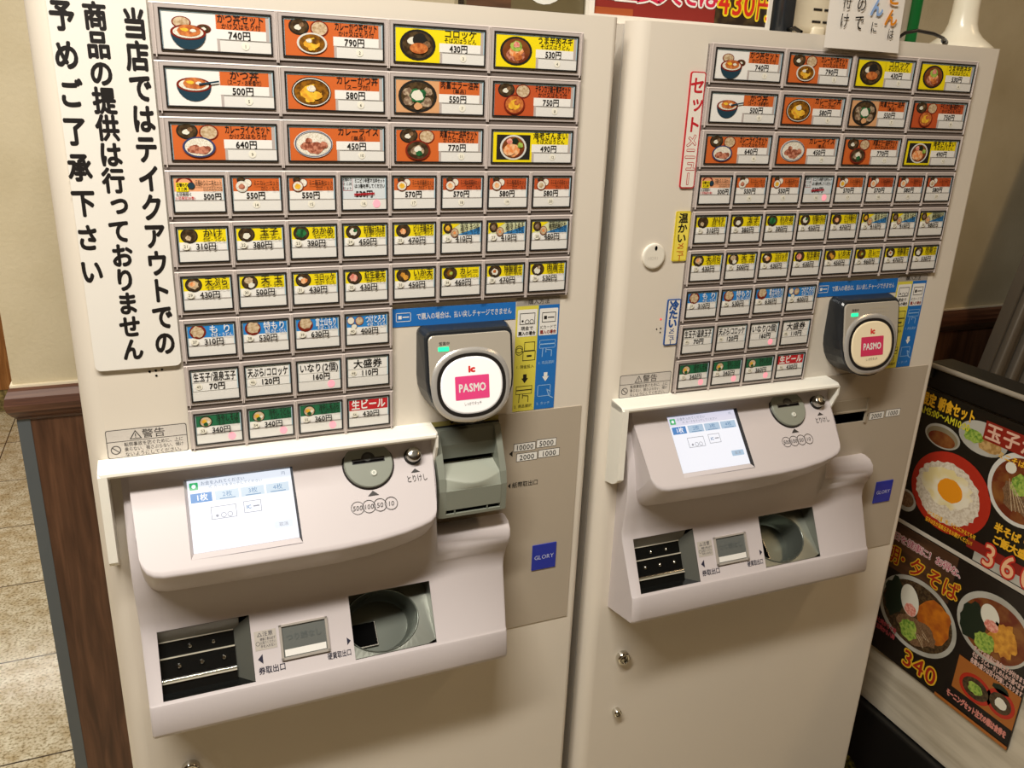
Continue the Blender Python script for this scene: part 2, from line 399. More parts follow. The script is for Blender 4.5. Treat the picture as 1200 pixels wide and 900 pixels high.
def bowl_side(b, cx, cz, rx, top, y, k, body='bowlb', rim='bowlr'):      # a bowl seen from in front and above
    F = FOOD
    pts = [(cx + rx*math.cos(R(a)), cz + rx*1.0*math.sin(R(a))) for a in range(180, 361, 15)]
    b.poly([(x, cz + (z - cz)*.95) for x, z in pts], y - k*LAY, F[body])
    b.ell(cx, cz, rx, rx*.42, F[rim], k+1, y); b.ell(cx, cz, rx*.86, rx*.33, F['rice'], k+2, y)
    b.blob(cx, cz + rx*.08, rx*.74, rx*.34, F[top], k+3, 4, y, jit=.2)
    b.blob(cx - rx*.2, cz + rx*.14, rx*.26, rx*.12, F['egg'], k+4, 5, y); b.blob(cx + rx*.28, cz + rx*.1, rx*.22, rx*.1, F['white'], k+4, 6, y)
def dish(b, cx, cz, rx, rz, y, k, rim, inner, tops, seed=1):             # a bowl or plate seen from above
    F = FOOD
    b.ell(cx, cz, rx, rz, F[rim], k, y, 24)
    b.ell(cx, cz, rx*.86, rz*.86, F[inner], k+1, y, 22)
    for i, (u, w, s, mt) in enumerate(tops):
        b.blob(cx + u*rx, cz + w*rz, s*rx, s*rz, F[mt], k+2+i, seed*17+i, y)
SETB = lambda b, u, v, w, y: (dish(b, u-w*.22, v+w*.17, w*.22, w*.17, y, 3, 'bowlb', 'broth', [(-.1, -.1, .38, 'white'), (.3, .2, .3, 'soba')]),
                              dish(b, u+w*.22, v+w*.15, w*.2, w*.16, y, 4, 'bowlr', 'noodle', []))
def picture(b, kind, x0, x1, z0, z1, y):
    cx, cz = (x0+x1)/2, (z0+z1)/2; w = x1-x0; h = z1-z0
    D = lambda *a, **kw: dish(b, *a, **kw)
    if kind == 'katsuset':
        D(cx-.15*w, cz+.22*h, .19*w, .16*h, y, 3, 'bowlr', 'noodle', []); D(cx+.28*w, cz+.08*h, .15*w, .12*h, y, 3, 'bowlr', 'broth', [(0, 0, .4, 'white')])
        bowl_side(b, cx-.03*w, cz-.04*h, .35*w, 'cutlet', y, 6, 'bowlg')
    elif kind == 'katsudon':
        b.line((cx+.1*w, cz+.1*h), (x1+.01*w, cz+.2*h), h*.05, FOOD['bowlg'], 12, y)
        bowl_side(b, cx, cz+.08*h, .35*w, 'cutlet', y, 4, 'bowlg')
    elif kind in ('curryset', 'riceset', 'oyakoset', 'nikuset'):
        SETB(b, cx, cz+.08*h, w, y)
        if kind == 'curryset': D(cx+.05*w, cz-.14*h, .33*w, .3*h, y, 8, 'bowlw', 'curry', [(0, 0, .6, 'egg'), (.2, .2, .3, 'curry'), (-.2, .25, .22, 'rice'), (-.05, -.45, .3, 'egg')])
        if kind == 'riceset': D(cx-.0*w, cz-.14*h, .34*w, .3*h, y, 8, 'rimb', 'rice', [(-.25, -.2, .5, 'stew'), (.25, -.3, .45, 'stew'), (.5, -.1, .25, 'stew')])
        if kind == 'oyakoset': D(cx-.0*w, cz-.15*h, .28*w, .32*h, y, 8, 'bowlr', 'cutlet', [(0, .0, .6, 'egg'), (.2, .2, .3, 'cutlet'), (-.3, -.2, .3, 'egg')])
        if kind == 'nikuset': D(cx+.0*w, cz-.15*h, .31*w, .32*h, y, 8, 'bowlr', 'broth', [(0, .0, .6, 'meat'), (0, .1, .35, 'white'), (.1, -.3, .3, 'green')])
    elif kind == 'currydon':
        D(cx, cz, .44*w, .44*h, y, 3, 'bowlb', 'curry', [(0, 0, .6, 'egg'), (.3, .2, .35, 'curry'), (0, .25, .25, 'rice'), (-.1, -.45, .3, 'egg'), (.25, -.2, .3, 'egg')])
        b.ring(cx, cz, .42*w, .41*h, .02*w, FOOD['bowlw'], 9, y)
    elif kind == 'rice':
        D(cx, cz, .44*w, .42*h, y, 3, 'bowlw', 'rice', [(-.3, -.15, .4, 'stew'), (.1, -.3, .5, 'stew'), (.5, -.05, .28, 'stew'), (-.25, .25, .22, 'stew')])
        b.ring(cx, cz, .42*w, .40*h, .018*w, FOOD['rimb'], 9, y)
    elif kind == 'croquette':
        D(cx, cz, .43*w, .46*h, y, 3, 'bowlb', 'broth', [(-.3, .25, .3, 'white'), (.1, .35, .45, 'bowlb'), (.5, .05, .25, 'soba')])
        b.ell(cx+.02*w, cz-.1*h, .22*w, .16*h, FOOD['cutlet'], 9, y)
    elif kind == 'spicy':
        D(cx, cz, .42*w, .45*h, y, 3, 'bowlb', 'brothr', [(0, -.2, .65, 'stew'), (0, .0, .5, 'shrimp'), (0, .35, .42, 'scallion'), (0, .45, .25, 'ginger'), (.1, -.4, .3, 'cutlet')])
    elif kind == 'nikudon':
        D(cx, cz, .47*w, .5*h, y, 3, 'bowlb', 'broth', [(-.5, .25, .3, 'meat'), (-.45, -.3, .34, 'meat'), (.45, -.35, .34, 'meat'), (.5, .3, .3, 'meat'), (0, -.6, .25, 'tan'), (.0, .02, .5, 'green'), (-.02, .06, .36, 'white')])
    elif kind == 'ebi':
        b.rect(x0+.07*w, x1-.02*w, z0+.07*h, z1-.1*h, FOOD['bowlb'], 2, y)
        D(cx+.02*w, cz-.02*h, .36*w, .42*h, y, 3, 'bowlw', 'brothr', [(-.1, -.15, .68, 'shrimp'), (.1, .5, .3, 'seaweed'), (-.3, .5, .25, 'ginger'), (.5, .2, .26, 'scallion'), (-.2, -.3, .35, 'shrimp')])
    else:
        T = dict(kake=[(-.1, -.3, .4, 'noodle')], tamago=[(0, -.2, .5, 'white')], wakame=[(0, 0, .75, 'green')], yuzu=[(0, 0, .6, 'white'), (.2, .2, .3, 'green')],
                 piri=[(0, -.1, .5, 'shrimp')], tempura=[(0, 0, .7, 'noodle'), (-.1, .1, .4, 'shrimp')], tentama=[(-.1, .25, .6, 'noodle'), (.2, -.4, .45, 'white')],
                 korokke=[(-.3, .2, .35, 'white'), (.1, -.1, .5, 'shrimp')], beni=[(-.1, 0, .65, 'ginger')], ika=[(-.1, .1, .4, 'tempura'), (.3, -.3, .45, 'tempura')],
                 kare=[(0, 0, .6, 'curry'), (.1, 0, .3, 'scallion')], fuji=[(0, -.1, .6, 'white'), (-.1, 0, .3, 'cutlet')], niku=[(-.1, -.2, .6, 'white'), (.1, .3, .3, 'meat')],
                 mori=[(0, 0, .95, 'noodle')], mori2=[(0, .1, .95, 'noodle')], mori3=[(0, .25, .95, 'noodle')])
        if kind in T:
            D(cx, cz, .47*w, .5*h, y, 3, 'bowlr' if kind.startswith('mori') else 'bowlb', 'bowlr' if kind.startswith('mori') else 'broth', T[kind], len(kind))
        elif kind.startswith('two'):
            D(cx-.2*w, cz+.1*h, .3*w, .4*h, y, 3, 'bowlb', 'broth', [(0, 0, .6, 'egg' if kind == 'two1' else 'meat')]); D(cx+.25*w, cz-.25*h, .27*w, .34*h, y, 6, 'bowlr', 'noodle', [(0, 0, .4, 'shrimp')])
        elif kind.startswith('mini'):
            i = int(kind[4]); tp = ['stew', 'egg', 'egg', 'shrimp', 'shrimp', 'noodle'][i-1]
            D(cx-.1*w, cz+.3*h, .24*w, .25*h, y, 3, 'bowlg', 'broth', []); D(cx+.25*w, cz+.1*h, .24*w, .3*h, y, 3, 'bowlr', 'rice', [])
            D(cx-.08*w, cz-.14*h, .33*w, .38*h, y, 6, 'bowlr' if i > 1 else 'bowlw', 'rice', [(0, 0, .6, tp)], i)
        elif kind == 'daily':
            b.ell(cx, cz+.1*h, .45*w, .42*h, FOOD['bowlr'], 3, y); b.ell(cx, cz+.05*h, .36*w, .34*h, ink(SA), 4, y); D(cx+.35*w, cz-.05*h, .2*w, .22*h, y, 5, 'bowlb', 'bowlg', [])
            b.rect(cx-.46*w, cx+.2*w, cz-.42*h, cz+.15*h, ink(YE), 5, y); b.text('日替わり', cx-.13*w, cz, h*.25, BLACK, 6, y, w=.6*w, bold=.03); b.text('ミニ丼', cx-.13*w, cz-.26*h, h*.25, BLACK, 6, y, w=.5*w, bold=.03)
        elif kind == 'tororo':
            D(cx-.3*w, cz+.1*h, .24*w, .3*h, y, 3, 'bowlr', 'white', []); D(cx+.25*w, cz+.05*h, .28*w, .34*h, y, 3, 'bowlr', 'noodle', []); D(cx-.1*w, cz-.35*h, .2*w, .2*h, y, 4, 'bowlb', 'white', [])
        elif kind.startswith('cold'):
            D(cx, cz-.05*h, .38*w, .42*h, y, 3, 'bowlb', 'noodle', [(-.2, .1, .45, 'egg'), (.4, -.1, .3, 'white'), (0, -.4, .4, 'green')])

def price_text(b, price, x, z, h, y, k, m=None):
    b.text('%d円' % price, x, z, h, m or BLACK, k, y, bold=.028, sx=.92)
def number_spot(b, n, x, z, r, y, k, ring=True):
    b.ell(x, z, r, r, ink('eeeada'), k, y, 16); b.text(str(n), x, z - r*.05, r*1.15, ink('4a4326'), k+1, y)

def big_card(n, name, sub, price, bgc, band, pic):
    b = MB(); W = .0912; H = BH; y = 0.0
    X = lambda u: u*W
    Z = lambda v: -v*H
    b.rect(0, W, -H, 0, SLATE, 0, y)
    left = PAPERW if bgc == 'white' else (FOOD['tan'] if bgc == 'tan' else ink(bgc))
    b.rect(X(.025), X(.495), Z(.97), Z(.05), left, 1, y)
    b.rect(X(.49), X(.945), Z(.43), Z(.05), ink(band), 1, y)
    picture(b, pic, X(.035), X(.48), Z(.95), Z(.07), y)
    f = BLACK
    b.text(name, X(.718), Z(.165 if sub else .22), H*.25, f, 3, y, w=W*.43, bold=.018, res=2)
    if sub: b.text(sub, X(.718), Z(.345), H*.15, f, 3, y, w=W*.36, bold=.006)
    b.rect(X(.49), X(.945), Z(.66), Z(.43), PAPERW, 2, y)
    price_text(b, price, X(.70), Z(.555), H*.235, y, 4)
    b.rect(X(.52), X(.985), Z(.965), Z(.67), PLATE, 5, y)
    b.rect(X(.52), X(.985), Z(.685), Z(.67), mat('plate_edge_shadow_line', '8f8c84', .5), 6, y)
    number_spot(b, n, X(.75), Z(.80), H*.1, y, 7)
    return b.mesh('menu_card')
def small_card(n, name, sub, price, band, pic):
    b = MB(); W = .0453; H = BH; y = 0.0
    X = lambda u: u*W
    Z = lambda v: -v*H
    b.rect(0, W, -H, 0, SLATE, 0, y)
    f = BLACK
    if band == 'plain':
        b.rect(X(.04), X(.96), Z(.68), Z(.06), PAPERW, 1, y)
        b.text(name, X(.5), Z(.25), H*.30, f, 3, y, w=W*.86, bold=.02)
        b.rect(X(.04), X(.96), Z(.425), Z(.415), ink('9d9a90'), 2, y)
        if n != 47: number_spot(b, n, X(.17), Z(.53), H*.1, y, 4)
        price_text(b, price, X(.54), Z(.54), H*.235, y, 4)
    elif band is None:
        b.rect(X(.04), X(.96), Z(.68), Z(.06), ink('d6dde0'), 1, y)
        b.text('ミニピリ辛葱マヨ丼セット', X(.62), Z(.15), H*.13, f, 3, y, w=W*.66, bold=.02); b.text('は13番を押してください', X(.62), Z(.30), H*.13, f, 3, y, w=W*.66, bold=.02)
        b.text('日替わり', X(.14), Z(.12), H*.1, f, 3, y, w=W*.2, bold=.02); b.text('ミニ丼', X(.14), Z(.24), H*.1, f, 3, y, w=W*.2); b.text('セット', X(.14), Z(.36), H*.1, f, 3, y, w=W*.2)
        b.frame(X(.05), X(.255), Z(.43), Z(.06), W*.008, ink('b03a3a'), 2, y)
        price_text(b, price, X(.5), Z(.52), H*.22, y, 4); b.line((X(.28), Z(.53)), (X(.72), Z(.50)), H*.035, ink('b0202a'), 6, y); b.line((X(.28), Z(.57)), (X(.72), Z(.54)), H*.02, ink('b0202a'), 6, y)
    else:
        zb = .43
        if band == 'mix':
            b.rect(X(.05), X(.95), Z(zb), Z(.06), ink('d9dcae'), 1, y)
            b.poly([(X(.05), Z(.06)), (X(.5), Z(.06)), (X(.05), Z(zb))], y - 2*LAY, ink(YE)); b.poly([(X(.95), Z(.2)), (X(.95), Z(zb)), (X(.38), Z(zb))], y - 2*LAY, ink('3a86c4'))
        else:
            b.rect(X(.05), X(.95), Z(zb), Z(.06), ink(band), 1, y)
        b.rect(X(.05), X(.95), Z(.65), Z(zb), PAPERW, 1, y)
        tc = PAPERW if band in (BL, RE) else BLACK
        if pic: picture(b, pic, X(.07), X(.42), Z(.46 if pic[:4] != 'mini' else .44), Z(.05), y)
        if sub is None: b.text(name, X(.5), Z(.24), H*.34, tc, 3, y, w=W*.8, bold=.03)
        elif n < 21:
            b.text(name, X(.69), Z(.20), H*.16, tc, 12, y, w=W*.5, bold=.010); b.text(sub, X(.76), Z(.35), H*.12, tc, 12, y, w=W*.36, bold=.006)
        else:
            b.text(name, X(.69), Z(.185), H*.26, tc, 12, y, w=W*.46, bold=.016); b.text(sub, X(.71), Z(.36), H*.125, tc, 12, y, w=W*.44, bold=.012)
        if n == 13:
            b.text('土日祝除く', X(.22), Z(.5), H*.1, BLACK, 4, y, w=W*.3, bold=.02); b.text('(1日限定20食)', X(.24), Z(.6), H*.09, ink('c43a3a'), 4, y, w=W*.36, bold=.02)
            price_text(b, price, X(.75), Z(.56), H*.2, y, 4)
        elif n < 21: price_text(b, price, X(.48), Z(.54), H*.22, y, 4)
        else:
            price_text(b, price, X(.55), Z(.54), H*.23, y, 14)
            number_spot(b, n, X(.17), Z(.53), H*.1, y, 12)
    b.rect(X(.04), X(.985), Z(.96), Z(.66), PLATE, 5, y)
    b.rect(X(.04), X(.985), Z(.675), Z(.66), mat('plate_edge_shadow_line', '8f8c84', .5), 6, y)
    if 14 <= n < 21: number_spot(b, n, X(.48), Z(.79), H*.1, y, 7)
    if n in (16, 47, 53, 54, 55): b.ell(X(.76), Z(.80), H*.11, H*.12, PINK, 7, y, 12)
    return b.mesh('menu_card')
def bezel_mesh(W, H):
    b = MB(); t = .0014; yf = -.0012; yb = .0012
    for x0, x1, z0, z1 in ((0, W, -t, 0), (0, W, -H, -H + t), (0, t, -H + t, -t), (W - t, W, -H + t, -t)):
        b.box(x0, x1, yf, yb, z0, z1, BEZEL)
    # gleam of the clear key edges painted as pale-blue strips, top and sides
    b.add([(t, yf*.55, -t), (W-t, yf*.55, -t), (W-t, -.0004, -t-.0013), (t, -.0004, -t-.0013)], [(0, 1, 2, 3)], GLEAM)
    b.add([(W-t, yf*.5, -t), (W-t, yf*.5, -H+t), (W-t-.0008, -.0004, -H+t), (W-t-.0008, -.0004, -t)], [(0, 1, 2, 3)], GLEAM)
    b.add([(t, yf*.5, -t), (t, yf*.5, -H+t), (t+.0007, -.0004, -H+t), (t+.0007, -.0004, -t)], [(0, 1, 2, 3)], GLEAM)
    b.rect(t, W-t, -H+t, -t, SLATE, 0, .0006)
    return b.mesh('menu_button')
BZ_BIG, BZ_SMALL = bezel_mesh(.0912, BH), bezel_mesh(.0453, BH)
CARDS = {}
for r in range(3):
    for c in range(4): CARDS[(r, c)] = (big_card(*BIG[r][c]), BIG[r][c])
for r, row in SMALL.items():
    for c, d in enumerate(row): CARDS[(r, c)] = (small_card(*d), d)
ROWN = ['top row', 'second row', 'third row', 'fourth row', 'fifth row', 'sixth row', 'seventh row', 'eighth row', 'bottom row']

# ------------------------------------------------------------------ the ticket machine
BASE = (.174, .2, FZ)            # local base point; all numbers below are measured from the top-left key
OFF = (-BASE[0], -BASE[1], -BASE[2])
INC = frame_of((0, -.021, -.587), (1, 0, 0), (0, .031, .062))          # inclined pick-up face
INCL = math.hypot(.031, .062)
HOOD = frame_of((0, -.008, -.428), (1, 0, 0), (0, .85, 1.0))           # sloping console face

def grid_faces(mb, xs, zs, fy, m, skip):
    for i in range(len(xs) - 1):
        for j in range(len(zs) - 1):
            if skip(i, j): continue
            mb.add([(xs[i], fy, zs[j]), (xs[i+1], fy, zs[j]), (xs[i+1], fy, zs[j+1]), (xs[i], fy, zs[j+1])], [(0, 1, 2, 3)], m)

def ticket_machine(left, world_m, label):
    p = world_m @ Vector(BASE)
    root = thing('ticket_machine', label, 'ticket machine', p, D_RZ if not left else 0.0, 'meal ticket machines side by side')
    def part(mb, name, parent=None):
        return mb.build(name, parent or root, OFF if parent is None else (0, 0, 0))
    # --- cabinet body
    m = MB(); m.box(-.092, .4415, .034, .38, FZ + .05, .019, BODYI); m.box(-.088, .438, .022, .036, FZ + .06, .016, DEEP)
    part(m, 'cabinet_body')
    m = MB(); m.box(-.07, .42, .06, .36, FZ, FZ + .06, DARKP); part(m, 'plinth')
    # --- door
    x0, x1, zt, zb, fy, by = -.095, .4435, .021, FZ + .055, .004, .026
    m = MB()
    prof = []
    rl, rr = .019, .006
    for i in range(9):
        a = math.pi/2*i/8; prof.append((x0 + rl - rl*math.cos(a), fy + .022 - .022*math.sin(a)))
    profr = []
    for i in range(6):
        a = math.pi/2*i/5; profr.append((x1 - rr + rr*math.sin(a), fy + rr - rr*math.cos(a)))
    m.loft([[(x, y, zt) for x, y in prof], [(x, y, zb) for x, y in prof]], IVORY, cap=False, closed=False)
    m.loft([[(x, y, zt) for x, y in profr], [(x, y, zb) for x, y in profr]], IVORY, cap=False, closed=False)
    m.add([(x1, fy+rr, zt), (x1, by, zt), (x1, by, zb), (x1, fy+rr, zb)], [(0, 1, 2, 3)], IVORY)
    outline = prof + profr + [(x1, by), (x0, by)]
    m.add([(x, y, zt) for x, y in outline], [tuple(range(len(outline)))], IVORY)
    m.add([(x, y, zb) for x, y in outline], [tuple(range(len(outline)))], IVORY)
    grid_faces(m, [x0+rl, -.058, .331, x1-rr], [zt, -.43, -.66, zb], fy, IVORY, lambda i, j: i == 1 and j == 1)
    part(m, 'door')
    # --- lower panel plate (taupe) to the right of the console
    m = MB()
    if left: m.box(.239, .431, .0028, .0045, -.695, -.402, GPLATE)
    else:
        for a in ((.239, .262, -.695, -.402), (.328, .431, -.695, -.402), (.262, .328, -.459, -.402), (.262, .328, -.695, -.477)):
            m.box(a[0], a[1], .0028, .0045, a[2], a[3], GPLATE)
    part(m, 'side_plate')
    # --- key panel
    m = MB()
    m.box(-.002, .402, .0004, .0042, -5.86*RY, .003, GROOVE); m.box(-.002, .2012, .0004, .0042, -.4015, -5.86*RY, GROOVE)
    for r in range(9):
        n, p_ = (4, 2*PX) if r < 3 else ((8, PX) if r < 6 else (4, PX))
        xe = n*p_
        zt_, zb_ = .003 - r*RY, -r*RY - .0365
        m.box(-.002, xe + .0015, -.0009, .003, zb_, zt_, STRIP)
        m.add([(-.002, -.0012, zt_), (xe+.0015, -.0012, zt_), (xe+.0015, -.0006, zt_+.0011), (-.002, -.0006, zt_+.0011)], [(0, 1, 2, 3)], RIDGE)
        for k in range(n + 1):
            for dx in (-.0011, .0003):
                if k == 0 and dx < 0 or k == n and dx > 0: continue
                m.box(k*p_ + dx, k*p_ + dx + .0009, -.0019, 0, zb_ - .0022, zt_, RIDGE)
    if True: m.rect(-.002, .2012, -.4015, -.399, STRIP, 0, .0015)
    part(m, 'key_panel')
    for (r, c), (cm, d) in CARDS.items():
        big = r < 3
        x = c*(2*PX if big else PX) + (.0048 if big else .0023)
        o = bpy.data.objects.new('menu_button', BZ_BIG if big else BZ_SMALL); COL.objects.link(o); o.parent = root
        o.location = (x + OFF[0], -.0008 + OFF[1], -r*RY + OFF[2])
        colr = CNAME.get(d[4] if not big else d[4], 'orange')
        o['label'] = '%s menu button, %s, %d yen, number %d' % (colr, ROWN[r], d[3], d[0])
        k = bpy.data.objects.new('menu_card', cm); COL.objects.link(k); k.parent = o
    # --- white ledge framing the console
    m = MB()
    pr = [(.0042, -.4015), (-.0225, -.4038), (-.0245, -.4050), (-.0250, -.4075), (-.0235, -.4100), (.0042, -.4105)]
    rings = []
    for x, s in ((-.0855, 0), (-.083, 1), (.2425, 1), (.2450, 0)):
        rings.append([(x, y if s else min(.0042, y + .003), z) for y, z in pr])
    m.loft(rings, WHITEP, smooth=False)
    arm = [(.0042, -.404), (-.020, -.404), (-.0250, -.4075), (-.0265, -.497), (-.022, -.502), (-.014, -.507), (.0042, -.511)]
    m.loft([[(-.0855, y, z) for y, z in arm], [(-.0775, y, z) for y, z in arm]], WHITEP, smooth=False)
    arm = [(.0042, -.404), (-.0240, -.407), (-.0240, -.420), (-.008, -.462), (.0042, -.466)]
    m.loft([[(.2425, y, z) for y, z in arm], [(.2450, y, z) for y, z in arm]], WHITEP, smooth=False)
    part(m, 'console_ledge')
    # --- console base with the pick-up openings
    PLf = [(.0042, -.412), (.002, -.428), (-.007, -.447), (-.018, -.474), (-.024, -.505), (-.0255, -.522), (-.022, -.552), (-.0185, -.576)]
    PRt = [(.0042, -.5285), (-.006, -.5275), (-.017, -.530), (-.0245, -.536), (-.0275, -.544), (-.0265, -.552), (-.0215, -.563), (-.0185, -.576)]
    low = [(-.021, -.587), (-.052, -.649), (-.0545, -.6515), (-.0560, -.6545), (-.0595, -.682), (-.0575, -.687), (.0042, -.7005)]
    cols = [(-.068, -.065, PLf), (-.0655, -.063, PLf), (-.0518, -.0518, PLf), (.038, .038, PLf), (.1435, .1435, PLf), (.2365, .2365, PLf), (.2435, .2435, PLf), (.2445, .2445, PRt), (.332, .3195, PRt), (.335, .322, PRt)]
    pts = []
    for xt, xb, P in cols:
        full = P + low; n = len(full)
        row = []
        for i, (y, z) in enumerate(full):
            f = min(max((-.53 - z)/(.12), 0), 1); x = xt + (xb - xt)*f
            edge = (xt in (-.068, .335))
            row.append((x, y + (.0022 if edge and y < 0 else 0), z))
        pts.append(row)
    m = MB(); n = len(pts[0])
    vs = [q for row in pts for q in row]; fs = []; fsm = []
    for i in range(len(cols) - 1):
        for j in range(n - 1):
            if j == 8 and i in (2, 4): continue
            (fs if j < 10 else fsm).append((i*n + j, (i+1)*n + j, (i+1)*n + j + 1, i*n + j + 1))
    m.add(vs, fs, CONS, True); m.add(vs, fsm, CONS, True)      # crisp edge along the tray lip
    m.add(pts[0], [tuple(range(n))], CONS); m.add(pts[-1], [tuple(range(n))], CONS)
    base_o = part(m, 'console_base')
    # ticket outlet
    m = MB(); xa, xb = -.0518, .038
    def well(a, b, depth, mt, floor_m):
        q = [(-.021, -.587), (-.052, -.649)]
        m.add([(a, -.021, -.587), (b, -.021, -.587), (b, depth, -.587), (a, depth, -.587)], [(0, 1, 2, 3)], mt)
        m.add([(a, -.052, -.649), (b, -.052, -.649), (b, depth, -.652), (a, depth, -.652)], [(0, 1, 2, 3)], floor_m)
        for x in (a, b): m.add([(x, -.021, -.587), (x, depth, -.587), (x, depth, -.652), (x, -.052, -.649)], [(0, 1, 2, 3)], mt)
        m.add([(a, depth, -.587), (b, depth, -.587), (b, depth, -.652), (a, depth, -.652)], [(0, 1, 2, 3)], floor_m)
    blk = mat('black_gloss_steel', '121312', .15, spec=.6); dull = mat('dull_steel', '6f6b62', .35, metal=.3); wallg = mat('outlet_side_grey', '55564f', .35)
    well(xa, xb, .045, dull, blk)
    m.M = INC; xq = .0215
    def quad(a, b, m_): m.add([(a[0], a[1], a[2]), (b[0], a[1], a[2]), (b[0], b[1], b[2]), (a[0], b[1], b[2])], [(0, 1, 2, 3)], m_)
    quad((xa, .0012, -.0005), (xq + .006, .013, -.0125), dull)
    edg = mat('outlet_bright_edge', 'cbc5b3', .25, metal=.2); m.box(xa, xq, .0115, .014, -.0135, -.0125, edg)
    m.box(xa, xq, .0132, .02, -.0290, -.0135, blk); m.box(xa, xq, .0105, .02, -.0302, -.0290, edg)
    m.box(xa, xq, .0118, .02, -.0505, -.0302, blk); m.tube([(xa, .010, -.0515), (xq, .010, -.0515)], .0011, CHROME); m.box(xa, xq, .008, .02, -.0545, -.0530, edg)
    m.box(xa, xq, .0105, .02, -.0690, -.0545, blk)
    m.add([(xq, .014, -.0120), (xb - .0004, .0006, -.0008), (xb - .0004, .0006, -.0685), (xq, .014, -.0685)], [(0, 1, 2, 3)], wallg)
    for x in (-.022, .001): m.lathe_y(x, -.0215, [(.0022, .0134), (.0019, .0117), (.0008, .0110)], CHROME, 12)
    for x in (-.034, -.012, .010): m.lathe_y(x, -.0395, [(.0026, .0120), (.0022, .0100), (.0009, .0092)], CHROME, 12)
    part(m, 'ticket_outlet')
    # coin return cup
    m = MB(); a, b = .1435, .2365
    H_ = INCL; tilt = .027
    o_ = INC @ Vector((0, .0008, -H_ + .0005)); u_ = (INC.to_3x3() @ Vector((0, tilt, H_))).normalized()
    cpl = mat('cup_plate_steel', '797c73', .32, metal=.45)
    m.M = INC
    m.add([(b - .0002, 0, 0), (b - .0002, tilt + .004, 0), (b - .0002, .001, -H_), (b - .0002, 0, -H_)], [(0, 1, 2, 3)], mat('cup_side_steel', '6e7068', .3, metal=.45))
    m.add([(a, 0, 0), (b, 0, 0), (b, tilt + .02, .004), (a, tilt + .02, .004)], [(0, 1, 2, 3)], cpl)
    m.M = frame_of(o_, (1, 0, 0), u_)
    L_ = math.hypot(tilt, H_); cx, cz, rx, rz = .1795, .0365, .0435, .0355
    sq = []; el = []
    N = 48; dp = .0
    for i in range(N):
        t = 2*math.pi*i/N; c, s_ = math.cos(t), math.sin(t)
        kx = min((b - cx if c > 0 else cx - a + .012)/max(abs(c), 1e-6), ((L_ + .01 - cz) if s_ > 0 else cz)/max(abs(s_), 1e-6))
        sq.append((cx + c*kx, dp, cz + s_*kx)); el.append((cx + rx*c, dp + .0004, cz + rz*s_))
    m.loft([sq, el], cpl, cap=False, smooth=False)
    cupm = mat('coin_cup_steel', '6f746c', .25, metal=.6)
    def sc(f, y, g=None): return [(cx + (x-cx)*f, y, cz + (z-cz)*(g or f)) for x, _, z in el]
    lips = [sc(1.0, dp), sc(.985, dp - .0012), sc(.965, dp - .0012), sc(.95, dp + .001), sc(.90, dp + .026), sc(.82, dp + .031)]
    m.loft(lips, cupm, cap=False)
    m.add(lips[-1], [tuple(range(N))], cupm)
    m.box(cx - .0345, cx - .0035, dp + .0280, dp + .0308, cz - .020, cz + .006, DEEP)
    m.box(cx - .0035, cx - .0027, dp + .0275, dp + .0308, cz - .020, cz + .006, STEEL); m.box(cx - .0345, cx - .0027, dp + .0275, dp + .0308, cz - .0212, cz - .020, STEEL)
    part(m, 'coin_cup')
    # change lever window
    m = MB(); m.M = INC
    z0, z1 = -.0535, -.0165
    for q in ((.0665, .1175, z1-.002, z1), (.0665, .1175, z0, z0+.0025), (.0665, .0690, z0, z1), (.115, .1175, z0, z1)): m.box(q[0], q[1], -.0028, .001, q[2], q[3], mat('window_frame_silver', 'b3aca3', .35, metal=.15))
    m.rect(.069, .115, z0+.0025, z1-.002, mat('window_mirror_grey', '7f837f', .06, metal=.35), 0, -.0008)
    m.rect(.0705, .114, z0+.0035, z0+.0105, PAPERW, 2, -.001)
    m.text('つり銭なし', .092, -.031, .008, mat('window_text', '5b605e', .4), 1, -.0009, w=.038, bold=.02)
    part(m, 'change_window')
    # printing on the console base
    m = MB(); m.M = INC
    mk = mat('marking_navy', '2a2a3c', .5)
    m.poly([(.0425, -.0475), (.0475, -.0425), (.0475, -.0525)], -.0004, mk)
    m.text('券取出口', .056, -.0595, .0082, mk, 0, -.0004, w=.028, bold=.02)
    part(m, 'ticket_outlet_marking'); m = MB(); m.M = INC
    m.text('硬貨取出口', .127, -.0595, .0078, mk, 0, -.0004, w=.026, bold=.015)
    m.poly([(.1405, -.0475), (.1365, -.0435), (.1365, -.0515)], -.0004, mk)
    part(m, 'coin_return_marking'); m = MB(); m.M = INC
    lb = mat('label_grey', 'b9b2a8', .5)
    m.rect(.041, .0635, -.0385, -.0185, lb, 0, -.0003); m.text('△注意', .052, -.0222, .0055, mk, 1, -.0003, w=.018)
    for i, s in enumerate(('硬貨と券は必ず', 'お取りください', '手を入れない')): m.text(s, .0545, -.0275 - i*.0037, .0035, mk, 1, -.0003, w=.016)
    m.ring(.0440, -.0315, .0022, .0022, .0004, mk, 1, -.0003, 14)
    part(m, 'caution_label')
    # --- hood: the sloping face with screen and coin slot
    hc = [(-.061, -.0575, -.4815), (-.0607, -.0557, -.4868), (-.0597, -.0520, -.4915), (-.0565, -.0462, -.4945), (-.050, -.038, -.496), (-.0125, -.0125, -.4965), (.04, .04, -.497), (.0925, .0925, -.497),
          (.13, .13, -.4968), (.17, .165, -.4955), (.205, .197, -.4925), (.225, .2155, -.4895), (.236, .2265, -.4870), (.241, .2325, -.4838), (.243, .2350, -.479)]
    def hy(z): return -.003 - (z + .404)/-.024*.005 if z > -.428 else -.008 - .85*(-.428 - z)
    m = MB(); rows = []
